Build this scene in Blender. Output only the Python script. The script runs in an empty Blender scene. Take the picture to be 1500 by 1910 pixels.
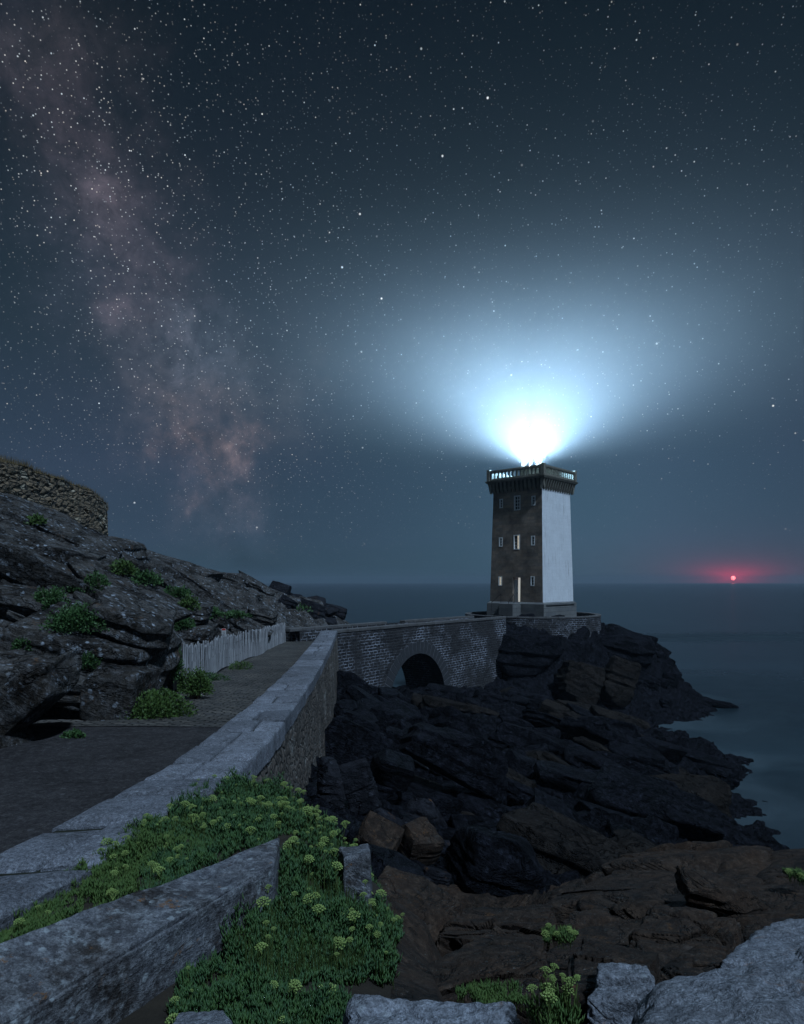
import bpy, math, random
import numpy as np
from mathutils import Vector, Matrix

S = bpy.context.scene
PI = math.pi
F = 1250.0            # focal length in pixels of the 1500 px wide photograph
HZ = 1084.0           # horizon row
CZ = 14.5             # camera height above the sea

# ------------------------------------------------------------------ camera
cd = bpy.data.cameras.new('camera')
cam = bpy.data.objects.new('camera', cd)
S.collection.objects.link(cam)
cam.location = (0, 0, CZ)
cam.rotation_euler = (PI/2, 0, 0)
cd.sensor_fit = 'HORIZONTAL'
cd.sensor_width = 24
cd.lens = 24*F/1500
cd.shift_y = (HZ-955)/1500
cd.clip_start = 0.05
cd.clip_end = 12000
S.camera = cam

# ------------------------------------------------------------------ render settings
S.view_settings.view_transform = 'Standard'
S.view_settings.look = 'None'
S.view_settings.exposure = 0
S.view_settings.gamma = 1
cy = S.cycles
cy.use_denoising = True
cy.max_bounces = 4
cy.diffuse_bounces = 2
cy.glossy_bounces = 2
cy.transmission_bounces = 2
cy.transparent_max_bounces = 8
cy.volume_bounces = 0
cy.caustics_reflective = False
cy.caustics_refractive = False
cy.sample_clamp_direct = 0
cy.sample_clamp_indirect = 3

# ------------------------------------------------------------------ node helper
class NT:
    def __init__(s, tree):
        s.t = tree; s.n = tree.nodes; s.l = tree.links
    def node(s, typ, **kw):
        n = s.n.new(typ)
        ins = kw.pop('ins', {})
        for k, v in kw.items(): setattr(n, k, v)
        for k, v in ins.items(): s.put(n.inputs[k], v)
        return n
    def put(s, sock, v):
        if isinstance(v, bpy.types.NodeSocket): s.l.new(v, sock)
        elif v is not None: sock.default_value = v
    def m(s, op, a, b=None, c=None, clamp=False):
        n = s.n.new('ShaderNodeMath'); n.operation = op; n.use_clamp = clamp
        s.put(n.inputs[0], a)
        if b is not None: s.put(n.inputs[1], b)
        if c is not None: s.put(n.inputs[2], c)
        return n.outputs[0]
    def vm(s, op, a, b=None, out=0):
        n = s.n.new('ShaderNodeVectorMath'); n.operation = op
        s.put(n.inputs[0], a)
        if b is not None:
            if op == 'SCALE': s.put(n.inputs['Scale'], b)
            else: s.put(n.inputs[1], b)
        return n.outputs[out]
    def dot(s, a, b): return s.vm('DOT_PRODUCT', a, b, out='Value')
    def mr(s, v, a, b, c=0.0, d=1.0, smooth=False):
        n = s.n.new('ShaderNodeMapRange'); n.clamp = True
        if smooth: n.interpolation_type = 'SMOOTHSTEP'
        s.put(n.inputs[0], v)
        for i, q in enumerate((a, b, c, d)): s.put(n.inputs[i+1], q)
        return n.outputs[0]
    def mix(s, f, a, b, typ='MIX'):
        n = s.n.new('ShaderNodeMix'); n.data_type = 'RGBA'; n.blend_type = typ
        s.put(n.inputs[0], f)
        for sock, v in ((n.inputs[6], a), (n.inputs[7], b)):
            if isinstance(v, (tuple, list)) and len(v) == 3: v = (*v, 1)
            s.put(sock, v)
        return n.outputs[2]
    def noise(s, vec, scale, detail=4, rough=0.55, dist=0.0, out=0, dims='3D'):
        n = s.n.new('ShaderNodeTexNoise'); n.noise_dimensions = dims
        if vec is not None: s.l.new(vec, n.inputs['Vector'])
        n.inputs['Scale'].default_value = scale; n.inputs['Detail'].default_value = detail
        n.inputs['Roughness'].default_value = rough; n.inputs['Distortion'].default_value = dist
        return n.outputs[out]
    def voro(s, vec, scale, feature='F1', out=0, rand=1.0):
        n = s.n.new('ShaderNodeTexVoronoi'); n.feature = feature
        if vec is not None: s.l.new(vec, n.inputs['Vector'])
        n.inputs['Scale'].default_value = scale; n.inputs['Randomness'].default_value = rand
        return n.outputs[out]

# ------------------------------------------------------------------ world: night sky
def pxdir(px, py):
    v = Vector((px-750, F, HZ-py)); v.normalize(); return v
w = bpy.data.worlds.new('World'); S.world = w; w.use_nodes = True
T = NT(w.node_tree); T.n.clear()
tc = T.node('ShaderNodeTexCoord')
D = T.vm('NORMALIZE', tc.outputs['Generated'])
sep = T.node('ShaderNodeSeparateXYZ', ins={0: D})
dz = sep.outputs[2]; dx = sep.outputs[0]
e = T.m('MAXIMUM', dz, 0.0)
ramp = T.node('ShaderNodeValToRGB', ins={0: e})
cr = ramp.color_ramp
def setramp(cr, stops):
    while len(cr.elements) > len(stops): cr.elements.remove(cr.elements[-1])
    while len(cr.elements) < len(stops): cr.elements.new(0.5)
    for el, (p, c) in zip(cr.elements, stops):
        el.position = p; el.color = (*c, 1)
setramp(cr, [(0.0, (.030, .060, .085)), (0.06, (.036, .062, .100)), (0.16, (.032, .054, .090)), (0.32, (.0175, .031, .048)), (0.50, (.0068, .0135, .021)), (0.72, (.0025, .0062, .0105))])
sky = ramp.outputs[0]
# faint airglow patches, teal and violet
ng = T.noise(D, 2.2, 3, 0.5)
sky = T.mix(T.mr(ng, 0.35, 0.7), T.mix(1.0, sky, (0.86, 0.98, 0.96), 'MULTIPLY'), T.mix(1.0, sky, (1.10, 1.02, 1.08), 'MULTIPLY'))
gl = T.m('EXPONENT', T.m('MULTIPLY', T.m('POWER', T.m('DIVIDE', T.vm('DISTANCE', D, tuple(pxdir(1080, 960)), out='Value'), 0.26), 2.0), -1.0))  # blue lamp glow around the tower, painted into the sky colour
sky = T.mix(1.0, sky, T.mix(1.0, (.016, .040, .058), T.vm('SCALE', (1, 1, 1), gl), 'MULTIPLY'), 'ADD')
# milky way band
p1 = pxdir(30, 60); p2 = pxdir(405, 900)
bn = p1.cross(p2); bn.normalize()
wob = T.m('MULTIPLY', T.m('SUBTRACT', T.noise(D, 4.0, 4, 0.6), 0.5), 0.13)
t = T.m('ADD', T.dot(D, tuple(bn)), wob)
band = T.m('EXPONENT', T.m('MULTIPLY', T.m('POWER', T.m('DIVIDE', t, 0.068), 2.0), -1.0))
wide = T.m('EXPONENT', T.m('MULTIPLY', T.m('POWER', T.m('DIVIDE', T.dot(D, tuple(bn)), 0.26), 2.0), -1.0))
cl = T.m('ADD', .22, T.mr(T.noise(D, 11.0, 10, 0.72, 0.3), 0.40, 0.70))
lane = T.mr(T.noise(T.vm('ADD', D, (3.1, 1.7, .4)), 9.0, 9, 0.68, 0.3), 0.40, 0.56, .05, 1.0)
core = T.m('EXPONENT', T.m('MULTIPLY', T.m('POWER', T.m('DIVIDE', T.m('SUBTRACT', T.vm('DISTANCE', D, tuple(pxdir(385, 850)), out='Value'), 0.0), 0.13), 2.0), -1.0))
mw = T.m('MULTIPLY', band, T.m('MULTIPLY', T.m('ADD', cl, T.m('MULTIPLY', core, 0.35)), lane))
fadeh = T.mr(dz, 0.02, 0.16)
mw = T.m('MULTIPLY', mw, fadeh)
n_f = T.noise(D, 26.0, 8, .74, .4)
Dw = T.vm('ADD', D, T.vm('SCALE', T.vm('SUBTRACT', T.noise(D, 9.0, 5, .6, out=1), (.5, .5, .5)), .24))
gran = T.m('MULTIPLY', T.mr(n_f, .36, .66, .35, 1.25), T.mr(T.noise(D, 7.5, 6, .65, .3), .38, .58, .25, 1.0))
for (cx_, cy__, rad_, col_) in ((40, 60, .085, (.026, .023, .027)), (130, 190, .060, (.024, .017, .021)), (195, 375, .055, (.080, .060, .070)), (130, 430, .10, (.020, .021, .031)), (275, 560, .050, (.075, .054, .064)),
        (365, 650, .050, (.055, .068, .092)), (300, 690, .08, (.040, .036, .042)), (500, 740, .075, (.042, .036, .034)), (340, 790, .050, (.060, .046, .044)), (392, 855, .044, (.230, .145, .125)), (425, 895, .042, (.13, .088, .085)), (420, 960, .07, (.028, .026, .036))):
    q = T.vm('DISTANCE', Dw, tuple(pxdir(cx_, cy__)), out='Value')
    gq = T.m('EXPONENT', T.m('MULTIPLY', T.m('POWER', T.m('DIVIDE', q, rad_), 2.0), -1.0))
    sky = T.mix(1.0, sky, T.mix(1.0, col_, T.vm('SCALE', (1, 1, 1), T.m('MULTIPLY', gq, gran)), 'MULTIPLY'), 'ADD')
sky = T.mix(1.0, sky, T.mix(1.0, (.008, .008, .012), T.vm('SCALE', (1, 1, 1), mw), 'MULTIPLY'), 'ADD')
dark = T.m('MULTIPLY', T.m('MULTIPLY', band, T.m('SUBTRACT', 1.0, lane)), 0.22)
sky = T.mix(dark, sky, (.012, .018, .026))
# stars: several layers of random points on the celestial sphere
def stars(scale, rad, gain, powr, dens=0.0):
    v = T.node('ShaderNodeTexVoronoi'); v.feature = 'F1'
    T.l.new(D, v.inputs['Vector']); v.inputs['Scale'].default_value = scale
    d = v.outputs['Distance']
    c = T.node('ShaderNodeSeparateColor', ins={0: v.outputs['Color']})
    r = rad*scale
    s = T.mr(d, 0.35*r, r, 1.0, 0.0)
    b = T.m('POWER', c.outputs[0], powr)
    return T.m('MULTIPLY', T.m('MULTIPLY', s, b), gain), c.outputs[1]
nden = T.m('ADD', 0.95, T.m('MULTIPLY', wide, T.mr(T.noise(D, 9, 7, 0.65), 0.38, 0.66, 0.2, 1.9)))
nden = T.m('MULTIPLY', nden, T.mr(dz, 0.02, 0.34, .08, 1.0))
s1, _ = stars(170, 0.00095, 0.70, 4.5)
s2, h2 = stars(95, 0.0011, 1.1, 6.0)
s3, h3 = stars(38, 0.0017, 2.2, 7.0)
s4, h4 = stars(230, 0.0009, 0.36, 1.8)
st = T.m('MULTIPLY', .8, T.m('ADD', T.m('ADD', T.m('MULTIPLY', s1, nden), T.m('MULTIPLY', s2, nden)), T.m('ADD', T.m('MULTIPLY', s3, T.mr(dz, 0.03, 0.2)), T.m('MULTIPLY', s4, T.m('MULTIPLY', nden, T.m('ADD', 0.4, wide))))))
tint = T.mix(h2, (.75, .88, 1.0), (1.0, .93, .86))
sky = T.mix(1.0, sky, T.mix(1.0, tint, T.vm('SCALE', (1, 1, 1), st), 'MULTIPLY'), 'ADD')
# red light around the setting moon
MD = pxdir(1368, 1078)
df = T.vm('SUBTRACT', D, tuple(MD))
df = T.vm('MULTIPLY', df, (0.7, 0.7, 2.2))
r = T.vm('LENGTH', df, out='Value')
g1 = T.m('MULTIPLY', T.m('EXPONENT', T.m('DIVIDE', r, -0.014)), 1.6)
g2 = T.m('MULTIPLY', T.m('EXPONENT', T.m('DIVIDE', r, -0.05)), 0.12)
sky = T.mix(1.0, sky, T.mix(1.0, (1.0, .0, .08), T.vm('SCALE', (1, 1, 1), T.m('ADD', g1, g2)), 'MULTIPLY'), 'ADD')
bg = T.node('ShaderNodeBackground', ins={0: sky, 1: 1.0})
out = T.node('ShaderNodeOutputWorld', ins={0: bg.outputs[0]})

# ------------------------------------------------------------------ dim directional night light from the right
sl = bpy.data.lights.new('sun', 'SUN'); sl.energy = 2.7; sl.angle = math.radians(4); sl.color = (.56, .76, 1.0)
so = bpy.data.objects.new('sun', sl); S.collection.objects.link(so)
sd = Vector((0.34, -0.46, 0.80)).normalized()
so.rotation_euler = sd.to_track_quat('Z', 'Y').to_euler()

# ================================================================== helpers
COL = S.collection
def W(px, py, d):
    return np.array([(px-750)/F*d, d, CZ-(py-HZ)/F*d])

def hash3(ix, iy, iz, seed=0):
    h = (ix.astype(np.int64)*374761393 + iy.astype(np.int64)*668265263 + iz.astype(np.int64)*2147483647 + seed*1274126177) & 0xffffffff
    h = ((h ^ (h >> 13))*1274126177) & 0xffffffff
    h = ((h ^ (h >> 16))*2246822519) & 0xffffffff
    h = h ^ (h >> 15)
    return (h & 0xffffff)/float(0xffffff)
def vnoise(p, seed=0):
    i = np.floor(p); f = p-i; f = f*f*(3-2*f); i = i.astype(np.int64)
    r = 0
    for a in (0, 1):
        for b in (0, 1):
            for c in (0, 1):
                wgt = (f[:, 0] if a else 1-f[:, 0])*(f[:, 1] if b else 1-f[:, 1])*(f[:, 2] if c else 1-f[:, 2])
                r = r + wgt*hash3(i[:, 0]+a, i[:, 1]+b, i[:, 2]+c, seed)
    return r*2-1
def fbm(p, octv=4, seed=0, gain=0.5, lac=2.07):
    a = 1.0; s = 0; n = 0
    for k in range(octv):
        s = s + a*vnoise(p+17.3*k, seed+k); n += a; a *= gain; p = p*lac
    return s/n
def cells(p, seed=0):
    """nearest jittered cell: f1, f2, id-random, centre"""
    i = np.floor(p).astype(np.int64)
    n = len(p)
    b1 = np.full(n, 9e9); b2 = np.full(n, 9e9); rid = np.zeros(n); rid2 = np.zeros(n); rid3 = np.zeros(n); cen = np.zeros((n, 3))
    for a in (-1, 0, 1):
        for b in (-1, 0, 1):
            for c in (-1, 0, 1):
                ix, iy, iz = i[:, 0]+a, i[:, 1]+b, i[:, 2]+c
                q = np.stack([ix+hash3(ix, iy, iz, seed+1), iy+hash3(ix, iy, iz, seed+2), iz+hash3(ix, iy, iz, seed+3)], 1)
                d = ((q-p)**2).sum(1)
                m = d < b1
                b2 = np.where(m, b1, np.minimum(b2, d))
                b1 = np.where(m, d, b1)
                cen[m] = q[m]
    ci = cen*1000
    ci = np.round(ci).astype(np.int64)
    rid = hash3(ci[:, 0], ci[:, 1], ci[:, 2], seed+7); rid2 = hash3(ci[:, 0], ci[:, 1], ci[:, 2], seed+8); rid3 = hash3(ci[:, 0], ci[:, 1], ci[:, 2], seed+9)
    return np.sqrt(b1), np.sqrt(b2), rid, rid2, rid3, cen
def stairs(q, sharp=0.28):
    f = q-np.floor(q)
    g = np.clip((f-0.5)/(2*sharp)+0.5, 0, 1); g = g*g*(3-2*g)
    return np.floor(q)+g-q

def tps(pts):
    P = np.array(pts, float); n = len(P)
    d = np.sqrt(((P[:, None, :2]-P[None, :, :2])**2).sum(2))
    K = np.where(d > 0, d*d*np.log(d+1e-12), 0)+np.eye(n)*0.5
    Q = np.hstack([np.ones((n, 1)), P[:, :2]])
    A = np.zeros((n+3, n+3)); A[:n, :n] = K; A[:n, n:] = Q; A[n:, :n] = Q.T
    sol = np.linalg.solve(A, np.concatenate([P[:, 2], np.zeros(3)]))
    def f(x, y):
        x = np.asarray(x, float); y = np.asarray(y, float); r = sol[n]+sol[n+1]*x+sol[n+2]*y
        for k in range(n):
            d2 = (x-P[k, 0])**2+(y-P[k, 1])**2+1e-9
            r = r+sol[k]*0.5*d2*np.log(d2)
        return r
    return f

def tag(o, label=None, cat=None, group=None, kind=None):
    if label: o['label'] = label
    if cat: o['category'] = cat
    if group: o['group'] = group
    if kind: o['kind'] = kind
    return o
def empty(name, loc=(0, 0, 0), rz=0):
    o = bpy.data.objects.new(name, None); o.empty_display_size = 0.3
    o.location = Vector([float(c) for c in loc]); o.rotation_euler = (0, 0, rz); COL.objects.link(o); return o
def link(name, me, mat, parent=None, loc=None):
    o = bpy.data.objects.new(name, me); COL.objects.link(o)
    if mat: me.materials.append(mat)
    if parent: o.parent = parent
    if loc is not None: o.location = Vector([float(c) for c in loc])
    return o
def npmesh(name, V, Fc, smooth=True, uv=None):
    """V (n,3); Fc (m,k) int array of k-gons"""
    me = bpy.data.meshes.new(name)
    V = np.asarray(V, np.float32); Fc = np.asarray(Fc, np.int32)
    m, k = Fc.shape
    me.vertices.add(len(V)); me.vertices.foreach_set('co', V.ravel())
    me.loops.add(m*k); me.loops.foreach_set('vertex_index', Fc.ravel())
    me.polygons.add(m); me.polygons.foreach_set('loop_start', np.arange(0, m*k, k, dtype=np.int32))
    me.polygons.foreach_set('loop_total', np.full(m, k, np.int32))
    me.polygons.foreach_set('use_smooth', np.full(m, smooth, bool))
    me.update(calc_edges=True)
    if uv is not None:
        l = me.uv_layers.new(name='UVMap')
        l.data.foreach_set('uv', np.asarray(uv, np.float32)[Fc.ravel()].ravel())
    me.validate()
    return me
def gridfaces(nu, nv):
    i = np.arange(nu*nv).reshape(nu, nv)
    return np.stack([i[:-1, :-1].ravel(), i[1:, :-1].ravel(), i[1:, 1:].ravel(), i[:-1, 1:].ravel()], 1)

class MB:
    """collects convex polygons of one part"""
    def __init__(s): s.v = []; s.f = []; s.uv = []
    def poly(s, pts, uv=None):
        b = len(s.v); s.v += [tuple(float(c) for c in p) for p in pts]; s.f.append(list(range(b, b+len(pts))))
        if uv is None:
            a = [Vector(p) for p in s.v[b:b+len(pts)]]
            n = (a[1]-a[0]).cross(a[2]-a[0])
            if n.length < 1e-9 and len(a) > 3: n = (a[2]-a[0]).cross(a[3]-a[0])
            n = n.normalized() if n.length > 0 else Vector((0, 0, 1))
            if abs(n.z) > 0.75: uv = [(q.x, q.y) for q in a]
            else:
                tx = Vector((-n.y, n.x, 0)).normalized(); uv = [(q.dot(tx), q.z) for q in a]
        s.uv += list(uv)
        return s
    def hexa(s, c):
        """8 corners: bottom 4 ccw, top 4 ccw"""
        c = [Vector([float(q) for q in p]) for p in c]
        for f in ((3, 2, 1, 0), (4, 5, 6, 7), (0, 1, 5, 4), (1, 2, 6, 5), (2, 3, 7, 6), (3, 0, 4, 7)): s.poly([c[i] for i in f])
        return s
    def box(s, c, d, M=None):
        x, y, z = d[0]/2, d[1]/2, d[2]/2
        P = [Vector((sx*x, sy*y, sz*z)) for sz in (-1, 1) for sx, sy in ((-1, -1), (1, -1), (1, 1), (-1, 1))]
        P = [(M @ p if M else p)+Vector([float(q) for q in c]) for p in P]
        return s.hexa(P)
    def tube(s, a, b, r0, r1=None, n=8, caps=True):
        r1 = r0 if r1 is None else r1
        a = Vector([float(q) for q in a]); b = Vector([float(q) for q in b]); d = (b-a).normalized()
        x = d.orthogonal().normalized(); y = d.cross(x)
        A = [a+(x*math.cos(2*PI*i/n)+y*math.sin(2*PI*i/n))*r0 for i in range(n)]
        B = [b+(x*math.cos(2*PI*i/n)+y*math.sin(2*PI*i/n))*r1 for i in range(n)]
        for i in range(n):
            j = (i+1) % n; s.poly([A[i], A[j], B[j], B[i]])
        if caps: s.poly(A[::-1]); s.poly(B)
        return s
    def lathe(s, c, prof, n=24):
        c = Vector([float(q) for q in c])
        for (r0, z0), (r1, z1) in zip(prof[:-1], prof[1:]):
            for i in range(n):
                a0, a1 = 2*PI*i/n, 2*PI*(i+1)/n
                q = [c+Vector((r0*math.cos(a0), r0*math.sin(a0), z0)), c+Vector((r0*math.cos(a1), r0*math.sin(a1), z0)),
                     c+Vector((r1*math.cos(a1), r1*math.sin(a1), z1)), c+Vector((r1*math.cos(a0), r1*math.sin(a0), z1))]
                if r0 < 1e-6: q = [q[0], q[2], q[3]]
                elif r1 < 1e-6: q = q[:3]
                s.poly(q)
        return s
    def build(s, name, mat, parent=None, loc=None, bevel=0.0, smooth=False):
        me = bpy.data.meshes.new(name); me.from_pydata(s.v, [], s.f); 
        l = me.uv_layers.new(name='UVMap')
        l.data.foreach_set('uv', np.array(s.uv, np.float32).ravel())
        if smooth:
            for p in me.polygons: p.use_smooth = True
        o = link(name, me, mat, parent, loc)
        if bevel:
            import bmesh
            bm = bmesh.new(); bm.from_mesh(me); bmesh.ops.remove_doubles(bm, verts=bm.verts, dist=1e-4)
            bmesh.ops.bevel(bm, geom=list(bm.edges), offset=bevel, segments=1, affect='EDGES', clamp_overlap=True)
            bm.to_mesh(me); bm.free()
        return o

# ================================================================== materials
MATS = {}
def newmat(name):
    m = bpy.data.materials.new(name); m.use_nodes = True; t = NT(m.node_tree); t.n.clear()
    b = t.node('ShaderNodeBsdfPrincipled'); o = t.node('ShaderNodeOutputMaterial', ins={0: b.outputs[0]})
    b.inputs['Specular IOR Level'].default_value = 0.3
    b.inputs['Roughness'].default_value = 0.85
    MATS[name] = m
    return m, t, b
def bump(t, b, h, strength=0.5, dist=0.05):
    n = t.node('ShaderNodeBump', ins={'Height': h, 'Strength': strength, 'Distance': dist})
    t.l.new(n.outputs[0], b.inputs['Normal'])
def rock_mat(name, c1, c2, c3, lichen=0.0, lichcol=(.30, .32, .33), orange=0.0, sc=1.0, strata=1.0, grain=0.5, bstr=0.7, rough=0.85, sparkle=0.0, pervar=0.0, crack=1.0):
    m, t, b = newmat(name)
    g = t.node('ShaderNodeNewGeometry'); P = t.vm('SCALE', g.outputs['Position'], sc)
    Pw = t.vm('ADD', P, t.vm('SCALE', t.noise(P, 0.8, 3, out=1), 0.35))
    q = t.dot(Pw, (0.42, -0.14, 0.90))
    cv = t.node('ShaderNodeCombineXYZ', ins={0: t.dot(Pw, (0.12, 0.2, -0.05)), 1: t.dot(Pw, (0.2, -0.1, 0.0)), 2: q})
    sn = t.noise(cv.outputs[0], 5.0, 7, 0.68)                # thin beds
    n1 = t.noise(P, 0.9, 6, 0.6); n2 = t.noise(P, 6.0, 6, 0.65); n3 = t.noise(P, 45.0, 3, 0.7)
    col = t.mix(t.mr(n1, 0.35, 0.65), c1, c2)
    col = t.mix(t.m('MULTIPLY', t.mr(n2, 0.45, 0.7), 0.7), col, c3)
    dk = t.mr(sn, 0.36, 0.52, 1-0.6*strata, 1.0)
    col = t.mix(1.0, col, t.vm('SCALE', (1, 1, 1), dk), 'MULTIPLY')
    col = t.mix(1.0, col, t.vm('SCALE', (1, 1, 1), t.mr(n3, 0.25, 0.75, 1-grain, 1+grain)), 'MULTIPLY')
    n4b = t.noise(P, 17.0, 4, .72)
    col = t.mix(1.0, col, t.vm('SCALE', (1, 1, 1), t.mr(n4b, 0.3, 0.7, 1-grain*.9, 1+grain*.9)), 'MULTIPLY')
    ckc = t.mr(t.m('ABSOLUTE', t.m('SUBTRACT', t.noise(t.vm('MULTIPLY', Pw, (1, 1, 1.8)), 0.8, 5, .62, .6), .5)), 0.0, 0.010, 1-.75*crack, 1.0)
    col = t.mix(1.0, col, t.vm('SCALE', (1, 1, 1), ckc), 'MULTIPLY')
    if pervar:
        oi = t.node('ShaderNodeObjectInfo'); col = t.mix(1.0, col, t.vm('SCALE', (1, 1, 1), t.mr(oi.outputs['Random'], 0, 1, 1-pervar, 1+pervar)), 'MULTIPLY')
    if orange:
        ln = t.m('MULTIPLY', t.mr(t.noise(P, 2.3, 6, 0.7), 0.60, 0.66), t.mr(t.noise(P, 14, 4, 0.7), 0.45, 0.6))
        col = t.mix(t.m('MULTIPLY', ln, orange), col, (.22, .10, .03))
    if lichen:
        v = t.voro(t.vm('ADD', P, t.vm('SCALE', t.noise(P, 9, 3, out=1), 0.10)), 4.5)
        la = t.m('MULTIPLY', t.mr(v, 0.16, 0.24, 1, 0), t.mr(t.noise(P, 1.6, 3), 0.45, 0.6))
        lb = t.m('MULTIPLY', t.mr(t.noise(P, 3.1, 7, 0.75), 0.56, 0.66), t.mr(t.noise(P, 24, 4, 0.7), 0.35, 0.6))
        col = t.mix(t.m('MULTIPLY', t.m('MAXIMUM', la, lb), lichen), col, lichcol)
    t.l.new(col, b.inputs['Base Color'])
    b.inputs['Roughness'].default_value = rough
    b.inputs['Specular IOR Level'].default_value = .25 if sparkle else .06
    if sparkle:
        sp = t.m('GREATER_THAN', t.voro(P, 90, out=1), 0.9)
        vs = t.node('ShaderNodeSeparateColor', ins={0: t.voro(P, 60, out=1)})
        t.put(b.inputs['Roughness'], t.mr(vs.outputs[0], 0.95, 0.98, rough, 0.2))
    ck = t.m('MULTIPLY', t.mr(t.m('ABSOLUTE', t.m('SUBTRACT', t.noise(t.vm('MULTIPLY', Pw, (1, 1, 1.8)), 0.8, 5, .62, .6), .5)), 0.0, 0.018), 0.45*crack)
    n4 = t.noise(P, 17.0, 4, .7); n5 = t.noise(P, 3.0, 6, .75)
    h = t.m('ADD', t.m('ADD', t.m('MULTIPLY', sn, strata*1.3), t.m('MULTIPLY', n2, 0.5)), t.m('ADD', t.m('ADD', t.m('MULTIPLY', n3, 0.14), t.m('MULTIPLY', n4, .3)), ck))
    bump(t, b, h, bstr, 0.16/sc)
    return m
rock_mat('granite_near', (.20, .215, .25), (.13, .135, .15), (.27, .29, .33), lichen=.45, lichcol=(.42, .46, .50), orange=.5, sc=2.2, strata=.45, grain=.6, bstr=.7, sparkle=1, crack=.15)
rock_mat('block', (.15, .16, .185), (.045, .040, .038), (.28, .295, .32), lichen=.8, lichcol=(.36, .40, .43), orange=.9, sc=2.6, strata=.6, grain=.55, bstr=.8, crack=0)
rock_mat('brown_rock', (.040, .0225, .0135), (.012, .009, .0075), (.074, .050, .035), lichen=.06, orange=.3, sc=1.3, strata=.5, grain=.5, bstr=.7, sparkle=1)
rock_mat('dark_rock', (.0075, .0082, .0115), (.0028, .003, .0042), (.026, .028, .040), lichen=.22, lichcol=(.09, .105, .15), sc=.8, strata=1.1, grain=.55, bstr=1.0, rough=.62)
rock_mat('tan_rock', (.024, .020, .0175), (.011, .010, .010), (.038, .032, .028), lichen=.05, sc=.6, strata=.6, grain=.35, bstr=.9)
rock_mat('rubble', (.020, .021, .026), (.010, .010, .013), (.034, .036, .044), lichen=.25, lichcol=(.11, .12, .15), orange=.5, sc=.8, strata=.5, grain=.35, bstr=.7, rough=.7)
rock_mat('hill_rock', (.095, .088, .082), (.030, .025, .021), (.155, .155, .162), lichen=1.0, lichcol=(.36, .40, .46), orange=.45, sc=.8, strata=1.1, grain=.6, bstr=1.0)

def simple_mat(name, col, col2=None, scale=8, rough=.8, bstr=.2, grain=0, spec=.3):
    m, t, b = newmat(name)
    g = t.node('ShaderNodeNewGeometry'); P = g.outputs['Position']
    n = t.noise(P, scale, 5, .6)
    c = t.mix(t.mr(n, .3, .7), col, col2 or tuple(c*.7 for c in col))
    t.l.new(c, b.inputs['Base Color']); b.inputs['Roughness'].default_value = rough
    b.inputs['Specular IOR Level'].default_value = spec
    if bstr: bump(t, b, t.noise(P, scale*4, 4, .6), bstr, .01)
    return m
simple_mat('soil', (.020, .016, .012), (.035, .028, .02), 9, .95, .8)
rock_mat('asphalt', (.044, .041, .043), (.026, .024, .025), (.068, .064, .064), lichen=.25, lichcol=(.16, .16, .17), sc=1.1, strata=0, grain=.55, bstr=.35, crack=.3)
simple_mat('coping', (.19, .20, .225), (.12, .125, .14), 2.5, .85, .9)
simple_mat('white_frame', (.82, .82, .80), (.76, .76, .75), 5, .6, 0)
simple_mat('iron', (.02, .02, .022), (.04, .03, .025), 12, .6, .2)
simple_mat('cornice', (.20, .185, .15), (.12, .11, .09), 3, .85, .5)
simple_mat('leaf_dark', (.032, .085, .028), (.06, .12, .035), 22, .55, 0)
simple_mat('leaf_blue', (.030, .078, .036), (.060, .12, .030), 14, .5, 0)
simple_mat('leaf_yellow', (.045, .095, .024), (.08, .13, .03), 12, .6, 0)
simple_mat('umbel', (.30, .38, .12), (.17, .26, .06), 90, .7, .4)
simple_mat('stem', (.10, .14, .04), (.07, .10, .03), 30, .6, 0)
simple_mat('dead_stem', (.16, .14, .11), (.10, .08, .06), 30, .8, 0)
simple_mat('dry_grass', (.14, .095, .045), (.09, .07, .03), 12, .8, 0)
simple_mat('sign_white', (.6, .6, .6), (.55, .55, .55), 3, .5, 0)
simple_mat('sign_red', (.55, .05, .04), (.5, .05, .04), 3, .5, 0)
simple_mat('room_white', (.5, .5, .55), (.4, .4, .45), 3, .6, 0)

def emis_mat(name, col, s):
    m, t, b = newmat(name); b.inputs['Base Color'].default_value = (*col, 1)
    b.inputs['Emission Color'].default_value = (*col, 1); b.inputs['Emission Strength'].default_value = s
    return m
emis_mat('lens_light', (.85, .95, 1.0), 40)
emis_mat('lit_glass', (1.0, .92, .75), .38)
emis_mat('dim_glass', (.75, .75, .72), .06)
emis_mat('moon_light', (1.0, .16, .17), 11.0)
m, t, b = newmat('dark_glass'); b.inputs['Base Color'].default_value = (.02, .025, .03, 1); b.inputs['Roughness'].default_value = .1

# painted white wall with dirt and rust runs
m, t, b = newmat('white_paint')
uv = t.node('ShaderNodeUVMap').outputs[0]
br = t.node('ShaderNodeTexBrick', ins={'Vector': uv, 'Scale': 1.0, 'Mortar Size': .012, 'Brick Width': .95, 'Row Height': .38, 'Mortar Smooth': .5})
br.inputs['Color1'].default_value = (.72, .74, .77, 1); br.inputs['Color2'].default_value = (.67, .69, .72, 1); br.inputs['Mortar'].default_value = (.62, .64, .67, 1)
st_ = t.node('ShaderNodeMapping', ins={'Vector': uv, 'Scale': (2.2, .30, 1)}).outputs[0]
dirt = t.m('MULTIPLY', t.mr(t.noise(st_, 1.6, 7, .75), .52, .74), t.mr(t.noise(uv, .35, 3), .35, .6))
run = t.m('MULTIPLY', t.mr(t.noise(t.node('ShaderNodeMapping', ins={'Vector': uv, 'Scale': (5, .25, 1)}).outputs[0], 1.0, 5, .6), .62, .70), .9)
fine = t.m('MULTIPLY', t.mr(t.noise(uv, 3.0, 8, .8), .58, .68), .5)
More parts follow.
